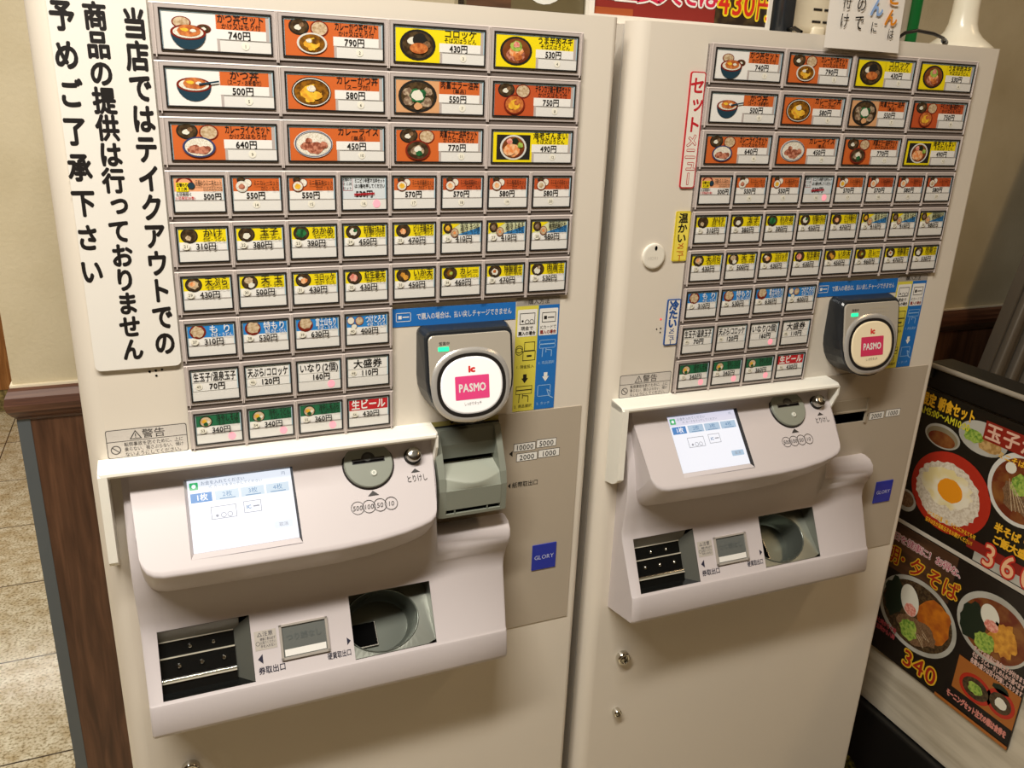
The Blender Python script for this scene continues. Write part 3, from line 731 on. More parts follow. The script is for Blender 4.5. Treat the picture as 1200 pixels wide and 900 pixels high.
    for xt, xb, zl in hc:
        yl = hy(zl); row = []
        zz = [-.402, -.415, -.428] + [-.428 + (zl + .428)*f for f in (.3, .6, .885, .96)]
        for z in zz:
            f = (z + .402)/(zl + .402); row.append((xt + (xb - xt)*f**3 if abs(xt-xb) > 1e-6 else xt, hy(z), z))
        row += [(xb, yl, zl), (xb, yl - .0006, zl - .0022), (xb, yl + .0006, zl - .0045), (xb, yl + .010, zl - .0170), (xb, yl + .022, zl - .029), (xb, yl + .045, zl - .046)]
        rows.append(row)
    n = len(rows[0]); fs = []
    for i in range(len(rows) - 1):
        for j in range(n - 1):
            if i in (5, 6) and j in (2, 3, 4): continue
            fs.append((i*n + j, (i+1)*n + j, (i+1)*n + j + 1, i*n + j + 1))
    m.add([q for r_ in rows for q in r_], fs, CONS, True)
    for r_ in (rows[0], rows[-1]):
        m.add(r_ + [(r_[-1][0], .0042, r_[-1][2]), (r_[0][0], .0042, r_[0][2])], [tuple(range(n + 2))], CONS)
    # recess round the screen; shade on its top and right walls coloured black
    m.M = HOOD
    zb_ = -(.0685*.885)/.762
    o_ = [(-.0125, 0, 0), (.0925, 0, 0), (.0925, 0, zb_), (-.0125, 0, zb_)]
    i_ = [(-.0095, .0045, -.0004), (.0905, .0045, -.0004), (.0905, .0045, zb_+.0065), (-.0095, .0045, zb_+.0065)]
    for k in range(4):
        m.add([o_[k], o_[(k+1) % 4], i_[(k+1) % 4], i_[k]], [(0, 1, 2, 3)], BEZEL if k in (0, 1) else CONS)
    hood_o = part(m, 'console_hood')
    # screen
    m = MB(); m.M = HOOD; y = .0042
    def scr(name, h, e):
        k = mat(name + ('' if left else '_dim'), h, .3, emit=e); k.node_tree.nodes['Principled BSDF'].inputs['Base Color'].default_value = (.02, .02, .02, 1)
        return k
    k_ = 1.0 if left else .88
    m.rect(-.0095, .0905, zb_+.0065, -.0004, scr('screen_white', 'f6f7ff', 1.05*k_), 0, y)
    sz = zb_+.0065
    m.rect(-.0095, .0905, -.0125, -.0004, scr('screen_head', 'eaf0fa' if left else 'e2e0f2', 1.0*k_), 1, y)
    m.rrect(-.0075, .0005, -.0105, -.0030, .0008, scr('screen_green', '3fcf7d', .75*k_), 2, y); m.ell(-.0035, -.0068, .002, .002, scr('screen_white', 'f6f7ff', 1), 3, y)
    tx = scr('screen_text', '8fa2c0', .6*k_)
    m.text('お金を入れてください', .024, -.0045, .0042, tx, 2, y, w=.042); m.text('IC カードをタッチしてください', .036, -.0088, .0036, tx, 2, y, w=.06)
    m.text('円', .083, -.0045, .004, tx, 2, y)
    m.rect(-.0075, .0125, -.0235, -.0140, scr('screen_blue', '1f8fe0', .75*k_), 2, y); m.text('1枚', .003, -.0185, .0075, scr('screen_white', 'f6f7ff', 1), 3, y, bold=.02)
    lbk = scr('screen_pale', 'd9ecfb' if left else 'bcdcf8', .8*k_)
    for i, s in enumerate(('2枚', '3枚', '4枚')):
        xx = .0155 + i*.0245; m.rect(xx, xx + .0225, -.0235, -.0140, lbk, 2, y); m.text(s, xx + .0115, -.018, .0062, scr('screen_tab', '4b9ad8', .6*k_), 3, y); m.rect(xx+.004, xx+.019, -.0228, -.0220, scr('screen_tab', '4b9ad8', .6*k_), 3, y)
    gy = scr('screen_grey', 'b4b7c6', .6*k_)
    m.frame(.010, .034, -.0425, -.0295, .0006, gy, 2, y); m.ell(.0155, -.039, .0014, .0014, gy, 3, y); m.ring(.0215, -.039, .0026, .0026, .0006, gy, 3, y); m.ring(.0275, -.039, .0026, .0026, .0006, gy, 3, y)
    m.frame(.041, .058, -.0405, -.0285, .0006, gy, 2, y); m.text('IC', .046, -.0345, .005, scr('screen_tab', '4b9ad8', .6*k_), 3, y, bold=.03); m.rect(.050, .056, -.0352, -.0338, gy, 3, y)
    m.rrect(.068, .086, -.0605, -.0535, .001, lbk if not left else scr('screen_head', 'eaf0fa', .8), 2, y); m.text('取消', .077, -.057, .0045, gy, 3, y)
    part(m, 'touch_screen')
    # coin slot
    m = MB(); m.M = HOOD; cz = -.0085; cx = .1705
    m.lathe_y(cx, cz, [(.0278, .001), (.0278, -.0006), (.0265, -.0016)], BEZEL, 40)
    m.lathe_y(cx, cz, [(.0262, 0), (.0260, -.0034), (.0250, -.0042)], GREYG, 40)
    m.rect(cx-.0175, cx+.0175, cz+.0005, cz+.0062, BEZEL, 1, -.0042)
    m.poly([(cx + .0075*math.cos(R(q)), cz + .005 + .0075*math.sin(R(q))) for q in range(0, 181, 15)], -.0045, BEZEL)
    m.rect(cx-.0165, cx+.0165, cz+.0014, cz+.0036, DEEP, 3, -.0042); m.ell(cx-.0008, cz+.0065, .0045, .0038, mat('coin_gate', '3c3d3a', .3), 4, -.0042)
    m.lathe_y(cx+.0035, cz-.011, [(.0036, -.0040), (.0034, -.0052), (.0026, -.0056)], mat('clear_stud', 'b9bdb2', .12), 18)
    m.ring(cx+.0035, cz-.011, .0024, .0024, .0006, WHITEP, 1, -.0056, 16)
    part(m, 'coin_slot')
    # cancel knob
    m = MB(); m.M = HOOD; kx, kz = .2195, -.006
    m.lathe_y(kx, kz, [(.0095, .001), (.0095, -.0015), (.0085, -.0022)], BEZEL, 24)
    m.lathe_y(kx, kz, [(.0078, -.0015), (.0078, -.0095), (.0070, -.0110), (.0025, -.0112)], STEEL, 24)
    part(m, 'cancel_lever')
    # printing on the hood
    m = MB(); m.M = HOOD
    mk = mat('marking_charcoal', '33302f', .5); y = -.0005
    m.poly([(kx-.0050, kz-.0180), (kx+.0050, kz-.0180), (kx, kz-.0138)], y, mk)
    m.text('とりけし', kx+.0005, kz-.0245, .0085, mk, 0, y, w=.0235, bold=.01)
    m.poly([(cx-.006, cz-.0342), (cx+.006, cz-.0342), (cx, cz-.0288)], y, mk)
    for i, s in enumerate(('500', '100', '50', '10')):
        xx = cx - .0185 + i*.0118; m.ring(xx, cz - .0450, .0070, .0070, .0006, mk, i, y, 24); m.text(s, xx, cz - .0450, .0072, mk, 1, y, w=.0105, slant=.15)
    part(m, 'hood_marking')
    # --- IC card reader
    def ushape(x0, x1, zt, zb, r, inset=0.0, n=14):
        x0 += inset; x1 -= inset; zt -= inset; zb += inset; rb = (x1 - x0)/2; pts = []
        for i in range(5): a = R(90*i/4); pts.append((x1 - r + r*math.cos(a), zt - r + r*math.sin(a)))
        for i in range(5): a = R(90 + 90*i/4); pts.append((x0 + r + r*math.cos(a), zt - r + r*math.sin(a)))
        rv = (zt - zb)*.5; rv = min(rv, rb)
        for i in range(n + 1): a = R(180 + 180*i/n); pts.append(((x0+x1)/2 + rb*math.cos(a), zb + rv + rv*math.sin(a)))
        return pts
    rd = thing_part('ic_card_reader', root)
    m = MB()
    fyz = lambda z, o=0: -.0165 - (z + .292)/-.1*.018 + o
    A = ushape(.2285, .3325, -.2905, -.3960, .008); B = ushape(.2310, .3300, -.2925, -.3940, .008)
    m.loft([[(x, .0042, z) for x, z in A], [(x, .0, z) for x, z in A], [(x, fyz(z, .003), z) for x, z in B], [(x, fyz(z, .0006), z) for x, z in ushape(.2322, .3288, -.2940, -.3928, .008)]], DARKP, smooth=False)
    mesh_into(m, rd)
    ICM = frame_of((0, fyz(-.292), -.292), (1, 0, 0), (0, .018, .1)); sl = math.hypot(.018, .1)/.1
    zc = lambda z: (z + .292)*sl
    m = MB(); m.M = ICM
    fp = ushape(.2345, .3265, zc(-.2965), zc(-.3910), .006)
    m.loft([[(x, .001, z) for x, z in fp], [(x, -.0006, z) for x, z in fp], [(x*.985 + .2805*.015, -.0012, z*.985 - .048*.015) for x, z in fp]], SILVER, smooth=False)
    part(m, 'face_plate', rd)
    ox, oz = .2798, zc(-.3505)
    def oval(rx, rz, y, n=48, e=2.35):
        out = []
        for i in range(n):
            t = 2*math.pi*i/n; c, s = math.cos(t), math.sin(t)
            out.append((ox + rx*math.copysign(abs(c)**(2/e), c), y, oz + rz*math.copysign(abs(s)**(2/e), s)))
        return out
    m = MB(); m.M = ICM
    m.loft([oval(.0448, .0405, -.0010), oval(.0432, .0388, -.0024), oval(.0405, .0360, -.0034), oval(.0388, .0345, -.0030)], SILVERL, cap=False)
    m.loft([oval(.0390, .0346, -.0022), oval(.0388, .0345, -.0036), oval(.0352, .0310, -.0036), oval(.0352, .0310, -.0020)], BEZEL, smooth=False)
    part(m, 'antenna_ring', rd)
    m = MB(); m.M = ICM
    pad = mat('reader_pad_white' if left else 'reader_pad_cream', 'f1efec' if left else 'eddcb8', .35, emit=.28 if left else .10)
    m.loft([oval(.0352, .0310, -.0024), oval(.0348, .0306, -.0036), oval(.0330, .0290, -.0040)], pad)
    yy = -.0043; pk = ink('ee4a8a' if left else 'd83a62'); rdm = ink('e0322e')
    m.rrect(ox-.0192, ox+.0192, oz-.0150, oz+.0105, .001, pk, 0, yy)
    m.text('PASMO', ox, oz-.002, .0120, PAPERW, 1, yy, w=.031, bold=.035)
    m.text('ic', ox, oz+.0180, .0095, rdm, 0, yy, bold=.06, sx=1.2)
    m.text('しっかりタッチ', ox, oz-.0195, .0042, BLACK, 0, yy, w=.020)
    part(m, 'touch_pad', rd)
    m = MB(); m.M = ICM
    m.rrect(.2445, .2565, zc(-.3130), zc(-.3085), .001, mat('ready_lamp_green', '25d68a' if left else '1ed46a', .3, emit=1.6), 0, -.0016)
    m.text('営業中', .2515, zc(-.3050), .004, BLACK, 0, -.0016)
    if not left:
        for i in range(3): m.text('ICカードをタッチしてください'[:12], .292, zc(-.3035 - i*.005), .0032, ink('cfc3a6'), 0, -.0016, w=.034)
    part(m, 'ready_lamp', rd)
    # --- banner and instruction sticker
    m = MB(); y = .0034
    blu = ink('1f6fbe'); yel = ink('dcd14e')
    m.rect(.2015, .341, -.2905, -.2710, blu, 0, y)
    m.frame(.2065, .2225, -.2850, -.2755, .0006, PAPERW, 1, y); m.rect(.2090, .2125, -.2822, -.2785, PAPERW, 1, y); m.rect(.2135, .2205, -.2808, -.2796, PAPERW, 1, y)
    m.text('で購入の場合は、払い戻しチャージできません', .2285, -.2805, .0078, PAPERW, 1, y, w=.108, align='L', bold=.005)
    m.rect(.3420, .3945, -.2765, -.2675, ink('a39d95'), 0, y); m.text('購入方法', .3690, -.2722, .0066, BLACK, 1, y)
    m.rect(.3420, .3690, -.4005, -.2765, yel, 0, y); m.rect(.3690, .3945, -.4005, -.2765, blu, 0, y)
    m.rrect(.3440, .3675, -.3115, -.2805, .001, PAPERW, 1, y); m.rrect(.3705, .3930, -.3115, -.2805, .001, PAPERW, 1, y)
    m.frame(.3465, .3650, -.2975, -.2845, .0007, BLACK, 2, y); m.ell(.3500, -.2935, .0013, .0013, BLACK, 2, y)
    for xx in (.3555, .3610): m.ring(xx, -.2945, .0026, .0026, .0006, BLACK, 2, y, 14)
    m.frame(.3735, .3905, -.2965, -.2850, .0007, BLACK, 2, y); m.rect(.3760, .3795, -.2930, -.2890, BLACK, 2, y); m.rect(.3805, .3885, -.2916, -.2904, BLACK, 2, y)
    m.text('現金で', .3558, -.3020, .0050, BLACK, 2, y, bold=.02); m.text('購入の場合', .3558, -.3078, .0050, BLACK, 2, y, w=.021, bold=.03)
    m.text('ICカードで', .3818, -.3020, .0048, BLACK, 2, y, w=.020); m.text('購入の場合', .3818, -.3078, .0050, ink('8c2a22'), 2, y, w=.020, bold=.03)
    lb = ink('9cc4ea')
    # left column drawings: coins and notes, arrow, finger on the keys
    m.ring(.3475, -.3260, .0045, .0045, .0007, BLACK, 1, y, 16); m.ring(.3475, -.3285, .0045, .0045, .0007, BLACK, 1, y, 16)
    m.frame(.3535, .3665, -.3285, -.3180, .0007, BLACK, 1, y); m.frame(.3520, .3675, -.3400, -.3285, .0007, BLACK, 1, y); m.rect(.3570, .3630, -.3355, -.3335, BLACK, 1, y)
    m.text('1. 現金投入', .3555, -.3470, .0045, BLACK, 1, y, w=.022)
    for xx, cc in ((.3558, BLACK), (.3818, PAPERW)):
        m.rect(xx-.0022, xx+.0022, -.3610, -.3560, cc, 1, y); m.poly([(xx-.0042, -.3608), (xx+.0042, -.3608), (xx, -.3668)], y - LAY, cc)
    def finger(xc, zc_, cc):
        m.frame(xc-.0105, xc+.0095, zc_-.0050, zc_, .0006, cc, 1, y); m.frame(xc-.0105, xc+.0095, zc_-.0100, zc_-.0050, .0006, cc, 1, y)
        m.line((xc-.006, zc_-.0095), (xc-.0065, zc_-.020), .0008, cc, 2, y); m.line((xc-.002, zc_-.0095), (xc-.002, zc_-.015), .0008, cc, 2, y); m.line((xc-.002, zc_-.0115), (xc+.005, zc_-.0125), .0008, cc, 2, y); m.line((xc+.005, zc_-.0125), (xc+.005, zc_-.020), .0008, cc, 2, y)
    finger(.3560, -.3700, BLACK); m.text('2. 商品選択', .3550, -.3945, .0045, BLACK, 1, y, w=.022)
    finger(.3825, -.3170, lb); m.text('1. 商品選択', .3818, -.3440, .0042, lb, 1, y, w=.020)
    m.frame(.3725, .3890, -.3850, -.3710, .0007, lb, 1, y); m.line((.384, -.3765), (.389, -.3800), .0010, lb, 2, y); m.line((.384, -.3765), (.3875, -.3850), .0010, lb, 2, y); m.line((.3875, -.3850), (.3925, -.3880), .001, lb, 2, y); m.text('2. タッチ', .3805, -.3935, .0042, lb, 1, y, w=.018)
    part(m, 'instruction_sticker')
    # --- warning label
    m = MB(); y = .0037; mk = mat('label_print', '3a3735', .5); wl = mat('label_field', 'cdc6bd', .5)
    m.rrect(-.0765, -.0045, -.4015, -.3725, .002, mk, 0, y); m.rrect(-.0759, -.0051, -.4009, -.3731, .0018, wl, 1, y)
    m.rect(-.0765, -.0045, -.3848, -.3843, mk, 2, y)
    m.poly([(-.0560, -.3832), (-.0450, -.3832), (-.0505, -.3742)], y - 2*LAY, mk); m.poly([(-.0545, -.3824), (-.0465, -.3824), (-.0505, -.3757)], y - 3*LAY, wl); m.rect(-.0509, -.0501, -.3806, -.3775, mk, 4, y); m.rect(-.0509, -.0501, -.3818, -.3811, mk, 4, y)
    m.text('警告', -.0345, -.3788, .0100, mk, 2, y, sx=1.05)
    for i, s in enumerate(('転倒事故を防ぐために、上に', '乗らない、揺さぶらない、傾け', 'ないようにしてください。')): m.text(s, -.0615, -.3882 - i*.0051, .0048, mk, 2, y, w=.053, align='L')
    m.ring(-.0690, -.3930, .0045, .0045, .0008, mk, 2, y, 20); m.line((-.0720, -.3902), (-.0660, -.3958), .0008, mk, 2, y)
    part(m, 'warning_label')
    # --- maker plate
    m = MB(); m.box(.3765, .4090, .0016, .0034, -.6160, -.5810, ink('1d2fa0')); m.text('GLORY', .3928, -.5985, .0082, ink('c9d0ea'), 1, .0016, w=.027, sx=1.2)
    part(m, 'maker_plate')
    # --- bill intake
    if left:
        bi = thing_part('bill_intake', root)
        m = MB()
        ck = [(.0032, -.4085), (-.008, -.4090), (-.026, -.4460), (-.031, -.4560), (-.034, -.4700), (-.0325, -.5030), (.0032, -.5085)]
        for xa, xb in ((.2440, .2515), (.3160, .3235)):
            i0, i1 = (.0, .0018) if xa < .3 else (.0018, 0)
            m.loft([[(xa, y + i1*.5, z) for y, z in ck], [(xb, y + i0*.5, z) for y, z in ck]], GREYG, smooth=False)
        xa, xb = .2515, .3160
        fr = [(-.0345, -.4700), (-.0335, -.4935), (-.0300, -.4940), (-.0300, -.4985), (-.0330, -.4990), (-.0325, -.5030), (.0032, -.5085), (.0032, -.47)]
        m.loft([[(xa, y, z) for y, z in fr], [(xb, y, z) for y, z in fr]], GREYG, smooth=False)
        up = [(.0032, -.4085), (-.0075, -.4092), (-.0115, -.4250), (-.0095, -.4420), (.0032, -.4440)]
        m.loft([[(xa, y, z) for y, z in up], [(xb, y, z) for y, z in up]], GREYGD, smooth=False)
        mesh_into(m, bi)
        m = MB(); N = 14; top = []; bot = []
        for i in range(N + 1):
            t = i/N; x = xa + (xb - xa)*t; bow = math.sin(math.pi*t); top.append((x, -.0275 - .0085*bow, -.4560 - .0050*bow)); bot.append((x, -.0335, -.4710 - .001*bow))
        vs = [(x, -.0030, -.4490) for x, y, z in top] + top + [(x, y - .0012, z - .0022) for x, y, z in top] + bot; fs = []
        for q in range(3):
            for i in range(N): fs.append((q*(N+1)+i, q*(N+1)+i+1, (q+1)*(N+1)+i+1, (q+1)*(N+1)+i))
        m.add(vs, fs, mat('grey_green_plastic_lip', '9da194', .4), True)
        part(m, 'bill_tray', bi)
        m = MB(); m.rect(xa, xb, -.4500, -.4425, DEEP, 0, -.0020); part(m, 'bill_slot', bi); m = MB(); m.rect(xa+.002, xb-.001, -.4987, -.4935, DEEP, 0, -.0305)
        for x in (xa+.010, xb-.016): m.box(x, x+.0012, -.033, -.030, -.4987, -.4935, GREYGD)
        part(m, 'return_slot', bi)
        m = MB(); m.box(.2425, .3250, .0005, .0035, -.5095, -.4075, DARKP); part(m, 'backing', bi)
        m = MB(); m.rect(.2405, .3250, -.4072, -.4015, ink('a69a55'), 0, .0024); m.poly([(.2660, -.4030), (.2720, -.4030), (.2690, -.4058)], .0021, BLACK); m.text('紙幣入口', .2860, -.4044, .0050, BLACK, 2, .0024, bold=.02)
        part(m, 'intake_label', bi)
        m = MB(); y = .0026
        for s, xa, xb, za in (('10000', .3455, .3735, -.4405), ('5000', .3745, .4005, -.4390), ('2000', .3495, .3765, -.4535), ('1000', .3775, .4055, -.4525)):
            m.rect(xa, xb, za - .0105, za, BLACK, 0, y); m.rect(xa+.0006, xb-.0006, za-.0099, za-.0006, PAPERW, 1, y); m.text(s, (xa+xb)/2, za - .0053, .0092, BLACK, 2, y, w=.023, bold=.01)
        m.poly([(.3400, -.4525), (.3445, -.4490), (.3445, -.4565)], y, BLACK)
        part(m, 'denomination_marking'); m = MB(); y = .0026
        m.poly([(.3400, -.4940), (.3435, -.4905), (.3435, -.4975)], y, BLACK); m.text('紙幣取出口', .3625, -.4940, .0078, BLACK, 0, y, w=.034, bold=.01)
        part(m, 'bill_return_marking')
        m = MB(); y = .0036
        for x, z in ((-.032, -.3170), (-.0265, -.3165), (-.021, -.3160), (-.0265, -.3215)): m.ell(x, z, .0011, .0011, DEEP, 0, y, 12)
        part(m, 'speaker_holes')
    else:
        bi = thing_part('bill_slot', root); m = MB()
        a = (.262, .328, -.477, -.459)
        m.box(a[0], a[1], .0045, .045, a[2]-.001, a[2], DEEP); m.box(a[0], a[1], .0045, .045, a[3], a[3]+.001, DEEP); m.box(a[0]-.001, a[0], .0045, .045, a[2], a[3], DEEP); m.box(a[1], a[1]+.001, .0045, .045, a[2], a[3], DEEP); m.box(a[0], a[1], .044, .046, a[2], a[3], DEEP)
        mesh_into(m, bi)
        m = MB(); fr = mat('slot_frame_taupe', 'a89d8a', .4)
        m.box(.2560, .2620, .0005, .003, -.4785, -.4420, fr); m.box(.3265, .3300, .0005, .003, -.4785, -.4420, fr); m.box(.2620, .3265, .0018, .003, -.4590, -.4420, fr); m.box(.2620, .3265, -.0008, .003, -.4600, -.4580, fr)
        m.poly([(.3300, -.468), (.3335, -.465), (.3335, -.471)], .0026, BLACK)
        part(m, 'slot_frame', bi)
        m = MB(); y = .0026
        for s, xa, xb, za in (('2000', .3360, .3640, -.4655), ('1000', .3665, .3945, -.4645)):
            m.rect(xa, xb, za - .0115, za, BLACK, 0, y); m.rect(xa+.0006, xb-.0006, za-.0109, za-.0006, PAPERW, 1, y); m.text(s, (xa+xb)/2, za - .0058, .0095, BLACK, 2, y, w=.023, bold=.01); part(m, 'denomination_marking'); m = MB()
        y = .0036
        for x, z in ((-.032, -.3170), (-.0265, -.3165), (-.0265, -.3215)): m.ell(x, z, .0010, .0010, DEEP, 0, y, 12)
        m.ell(-.0275, -.3050, .0012, .0012, mat('red_lamp', 'e0303a', .3, emit=1.0), 0, y, 12)
        part(m, 'speaker_holes')
    # --- locks
    for x, z, r in ((-.0350, -.788, .0098), (-.0362, -.881, .0062)):
        m = MB()
        m.lathe_y(x, z, [(r, .0045), (r, -.001), (r*.9, -.004), (r*.62, -.0048), (r*.58, -.0035)], CHROME, 28)
        m.lathe_y(x, z, [(r*.56, -.003), (r*.52, -.0042), (r*.1, -.0044)], STEEL, 24)
        m.box(x - r*.06, x + r*.06, -.0047, -.0040, z - r*.3, z + r*.3, DEEP)
        part(m, 'door_lock')
    return root

def thing_part(name, root):
    o = bpy.data.objects.new(name, bpy.data.meshes.new(name)); COL.objects.link(o); o.parent = root; o.location = OFF
    return o
def mesh_into(mb, o):
    o.data = mb.mesh(o.name)

D_RZ = -0.0086
M_L = Matrix.Identity(4)
M_R = Matrix.Translation((.5614, .0055, 0)) @ Matrix.Rotation(D_RZ, 4, 'Z')
ticket_machine(True, M_L, 'ivory meal ticket machine with grey-green bill intake, beside the black-lettered take-out notice')
ticket_machine(False, M_R, 'ivory meal ticket machine with a narrow slot for bills, beside the black menu posters')

def on_machine(mx, name, label, cat, x, y, z, group=None):
    p = mx @ Vector((x, y, z))
    return thing(name, label, cat, p, D_RZ if mx is M_R else 0.0, group)

# ------------------------------------------------------------------ notice sheet on the left machine
t = on_machine(M_L, 'notice_sheet', 'white vertical notice in bold black letters on the door edge of the ticket machine', 'sign', -.0395, .0038, -.312)
m = MB()
pts = rrect2(-.0375, .0360, 0, .328, .005, 4)
m.prism(pts, -.0032, 0, mat('notice_white', 'e9e5dc', .35, coat=.2)); m.build('sheet', t)
m = MB(); y = -.00335; BB = mat('notice_black', '16110f', .5)
def vcol(s, xt, xb, z0, z1, h, sx):
    n = len(s)
    for i, c in enumerate(s):
        f = i/(n-1); m.vtext(c, xt + (xb - xt)*f, z0 + (z1 - z0)*f + .0125, .025, h, BB, 0, y, bold=.042, res=4, sx=sx)
vcol('当店ではテイクアウトでの', .0255, .0235, .312-.014, .312-.289, .0248, .75)
vcol('商品の提供は行っておりません', -.0035, -.0045, .312-.010, .312-.293, .0222, .82)
vcol('予めご了承下さい', -.0275, -.0300, .312-.011, .312-.219, .0240, .78)
m.build('lettering', t)

# ------------------------------------------------------------------ magnetic strips on the right machine
def strip_plate(name, label, x0, x1, z0, z1, border, field, r):
    t = on_machine(M_R, name, label, 'magnetic label', (x0+x1)/2, .0038, z0)
    m = MB(); w = (x1-x0)/2; h = z1-z0
    m.prism(rrect2(-w, w, 0, h, r, 4), -.0016, 0, border); m.poly(rrect2(-w+.0013, w-.0013, .0013, h-.0013, max(r-.001, .0004), 4), -.00175, field)
    m.build('plate', t)
    return t, w, h
RED = mat('red_print', 'c3262f', .4); FIELD = mat('magnet_white', 'eae3d6', .4)
t, w, h = strip_plate('set_menu_magnet', 'tall white magnet strip with red border and red katakana beside the top rows of buttons', -.0215, -.0020, -.1510, -.0260, RED, FIELD, .003)
m = MB(); m.vtext('セット', 0, h-.004, .0205, .0185, RED, 0, -.0019, bold=.03)
z = h - .004 - .0615
for i, c in enumerate('メニュー'):
    m.vtext(c, 0, z - i*.0140, .0140, .0150, RED, 0, -.0019, bold=.06); m.vtext(c, 0, z - i*.0140, .0140, .0150, FIELD, 1, -.0019, bold=.015)
m.build('lettering', t)
YM = mat('magnet_yellow_edge', 'd8c22e', .4); YF = mat('magnet_yellow', 'f0dd5a', .4)
t, w, h = strip_plate('hot_menu_magnet', 'yellow magnet strip with black and orange letters beside the middle rows of buttons', -.0215, -.0020, -.2350, -.1770, YM, YF, .0015)
m = MB(); m.vtext('温かい', 0, h-.002, .0115, .0120, BLACK, 0, -.0019, bold=.03, sx=1.1)
m.vtext('メニュー', 0, h-.037, .0050, .0072, mat('orange_print', 'c9752b', .4), 0, -.0019, bold=.02, sx=1.6); m.build('lettering', t)
BM = mat('magnet_blue', '1d4f96', .4)
t, w, h = strip_plate('cold_menu_magnet', 'white magnet strip with dark blue border and blue letters beside the lower rows of buttons', -.0210, -.0025, -.3380, -.2810, BM, FIELD, .002)
m = MB(); m.vtext('冷たい', 0, h-.002, .0110, .0125, BM, 0, -.0019, bold=.05, sx=1.05); m.vtext('メニュー', 0, h-.036, .0050, .0070, BM, 0, -.0019, bold=.01, sx=1.4); m.build('lettering', t)
# round white tag
t = on_machine(M_R, 'round_tag', 'round white plastic tag with a small hole on the door of the right ticket machine', 'tag', -.047, .0038, -.228)
m = MB(); m.lathe_y(0, 0, [(.0150, 0), (.0150, -.0022), (.0142, -.0030), (.0120, -.0030)], mat('tag_white', 'e9e3d4', .35), 36); m.build('disc', t)
m = MB(); m.ell(.0015, .0095, .0018, .0028, DEEP, 1, -.0031, 14); m.text('HORI', -.0015, -.002, .0055, mat('tag_grey', 'cfc8ba', .4), 0, -.0031); m.build('hole', t)

# ------------------------------------------------------------------ things on top of the machines
TOPZ = .021
# framed food picture
t = thing('framed_food_picture', 'silver-framed dark food picture with a white bowl standing on the left ticket machine', 'picture frame', (.375, .085, TOPZ))
m = MB()
for q in ((-.080, .072, 0, .006), (-.080, .072, .194, .2), (-.080, -.074, .006, .194), (.066, .072, .006, .194)): m.box(q[0], q[1], -.006, .006, q[2], q[3], STEEL)
m.build('frame', t)
m = MB(); m.box(-.074, .066, -.003, .003, .006, .194, mat('print_olive', '5d5238', .4)); y = -.0032
m.ell(.018, .070, .038, .056, FOOD['bowlw'], 1, y, 32); m.ell(.018, .078, .030, .045, FOOD['brothr'], 2, y, 30); m.blob(.016, .085, .02, .028, FOOD['tempura'], 3, 3, y); m.rect(-.070, -.020, .007, .02, FOOD['brownwood'], 1, y)
m.build('print', t)
# framed poster: 紅生姜天そば 430円
t = thing('price_poster', 'white-framed red and black soba poster priced 430 yen standing on both machines', 'sign', (.5525, .075, TOPZ))
m = MB(); x0, x1, zh = -.110, .1335, .15
for q in ((x0, x1, 0, .0085), (x0, x1, zh-.0085, zh), (x0, x0+.006, .0085, zh-.0085), (x1-.005, x1, .0085, zh-.0085)): m.box(q[0], q[1], -.005, .004, q[2], q[3], mat('frame_white', 'ece5d8', .35))
m.build('frame', t)
m = MB(); a, b = x0+.006, x1-.005
m.box(a, b, -.002, .002, .0085, zh-.0085, mat('poster_maroon', '8c2d26', .4)); y = -.0022
m.rect(.055, b, .0085, zh-.0085, mat('poster_brown_black', '2c2018', .4, noise=('5b4a2c', 60, (1, 1, 1), 4, .45, .7)), 1, y)
m.rect(a, a+.05, .0085, .016, mat('poster_rust', 'a8532c', .4), 1, y)
pw = ink('f3efe6'); pr_ = ink('d42a4a')
s = '紅生姜天そば'
for i, c in enumerate(s):
    xx = a + .014 + i*.0272
    m.text(c, xx, .0395, .034, pw, 2, y, bold=.075, res=4); m.text(c, xx, .0395, .034, pr_, 4, y, bold=.015, res=4)
for i, c in enumerate('430円'):
    xx = .0665 + i*.0178 + (.003 if i == 3 else 0); m.text(c, xx, .033, .036, ink('f2d423'), 5, y, bold=.08, res=4, sx=.9 if i < 3 else .62); m.text(c, xx, .033, .036, ink('d8301e'), 7, y, bold=.015, res=4, sx=.9 if i < 3 else .62)
m.build('print', t)
# cream router
t = thing('router_box', 'cream plastic router with black vents standing behind the handwritten paper note', 'router', (.757, .115, TOPZ))
m = MB(); m.box(-.043, .06, -.03, .03, .004, .17, mat('router_cream', 'e9dfc6', .35), .012); m.build('housing', t)
m = MB()
for r_ in range(5):
    for c in range(3): m.box(.004 + c*.017, .017 + c*.017, -.0308, -.029, .020 + r_*.014, .0225 + r_*.014, BEZEL)
m.build('vents', t)
m = MB(); m.vtext('電源確認', -.030, .085, .009, .008, ink('b8554a'), 0, -.0303); m.build('lettering', t)
m = MB(); m.box(.006, .026, -.032, .02, 0, .016, mat('router_cream', 'e9dfc6', .35), .003); m.build('foot', t)
# dark adapter box between poster and router
t = thing('power_adapter', 'small black power adapter between the 430 yen poster and the cream router', 'adapter', (.7005, .075, TOPZ))
m = MB(); m.box(-.009, .009, -.02, .03, 0, .075, DARKP, .003); m.build('housing', t)
m = MB(); m.tube([(.0, -.012, .006), (.002, -.030, .008), (.004, -.040, .003)], .0025, STEELD); m.build('plug_cord', t)
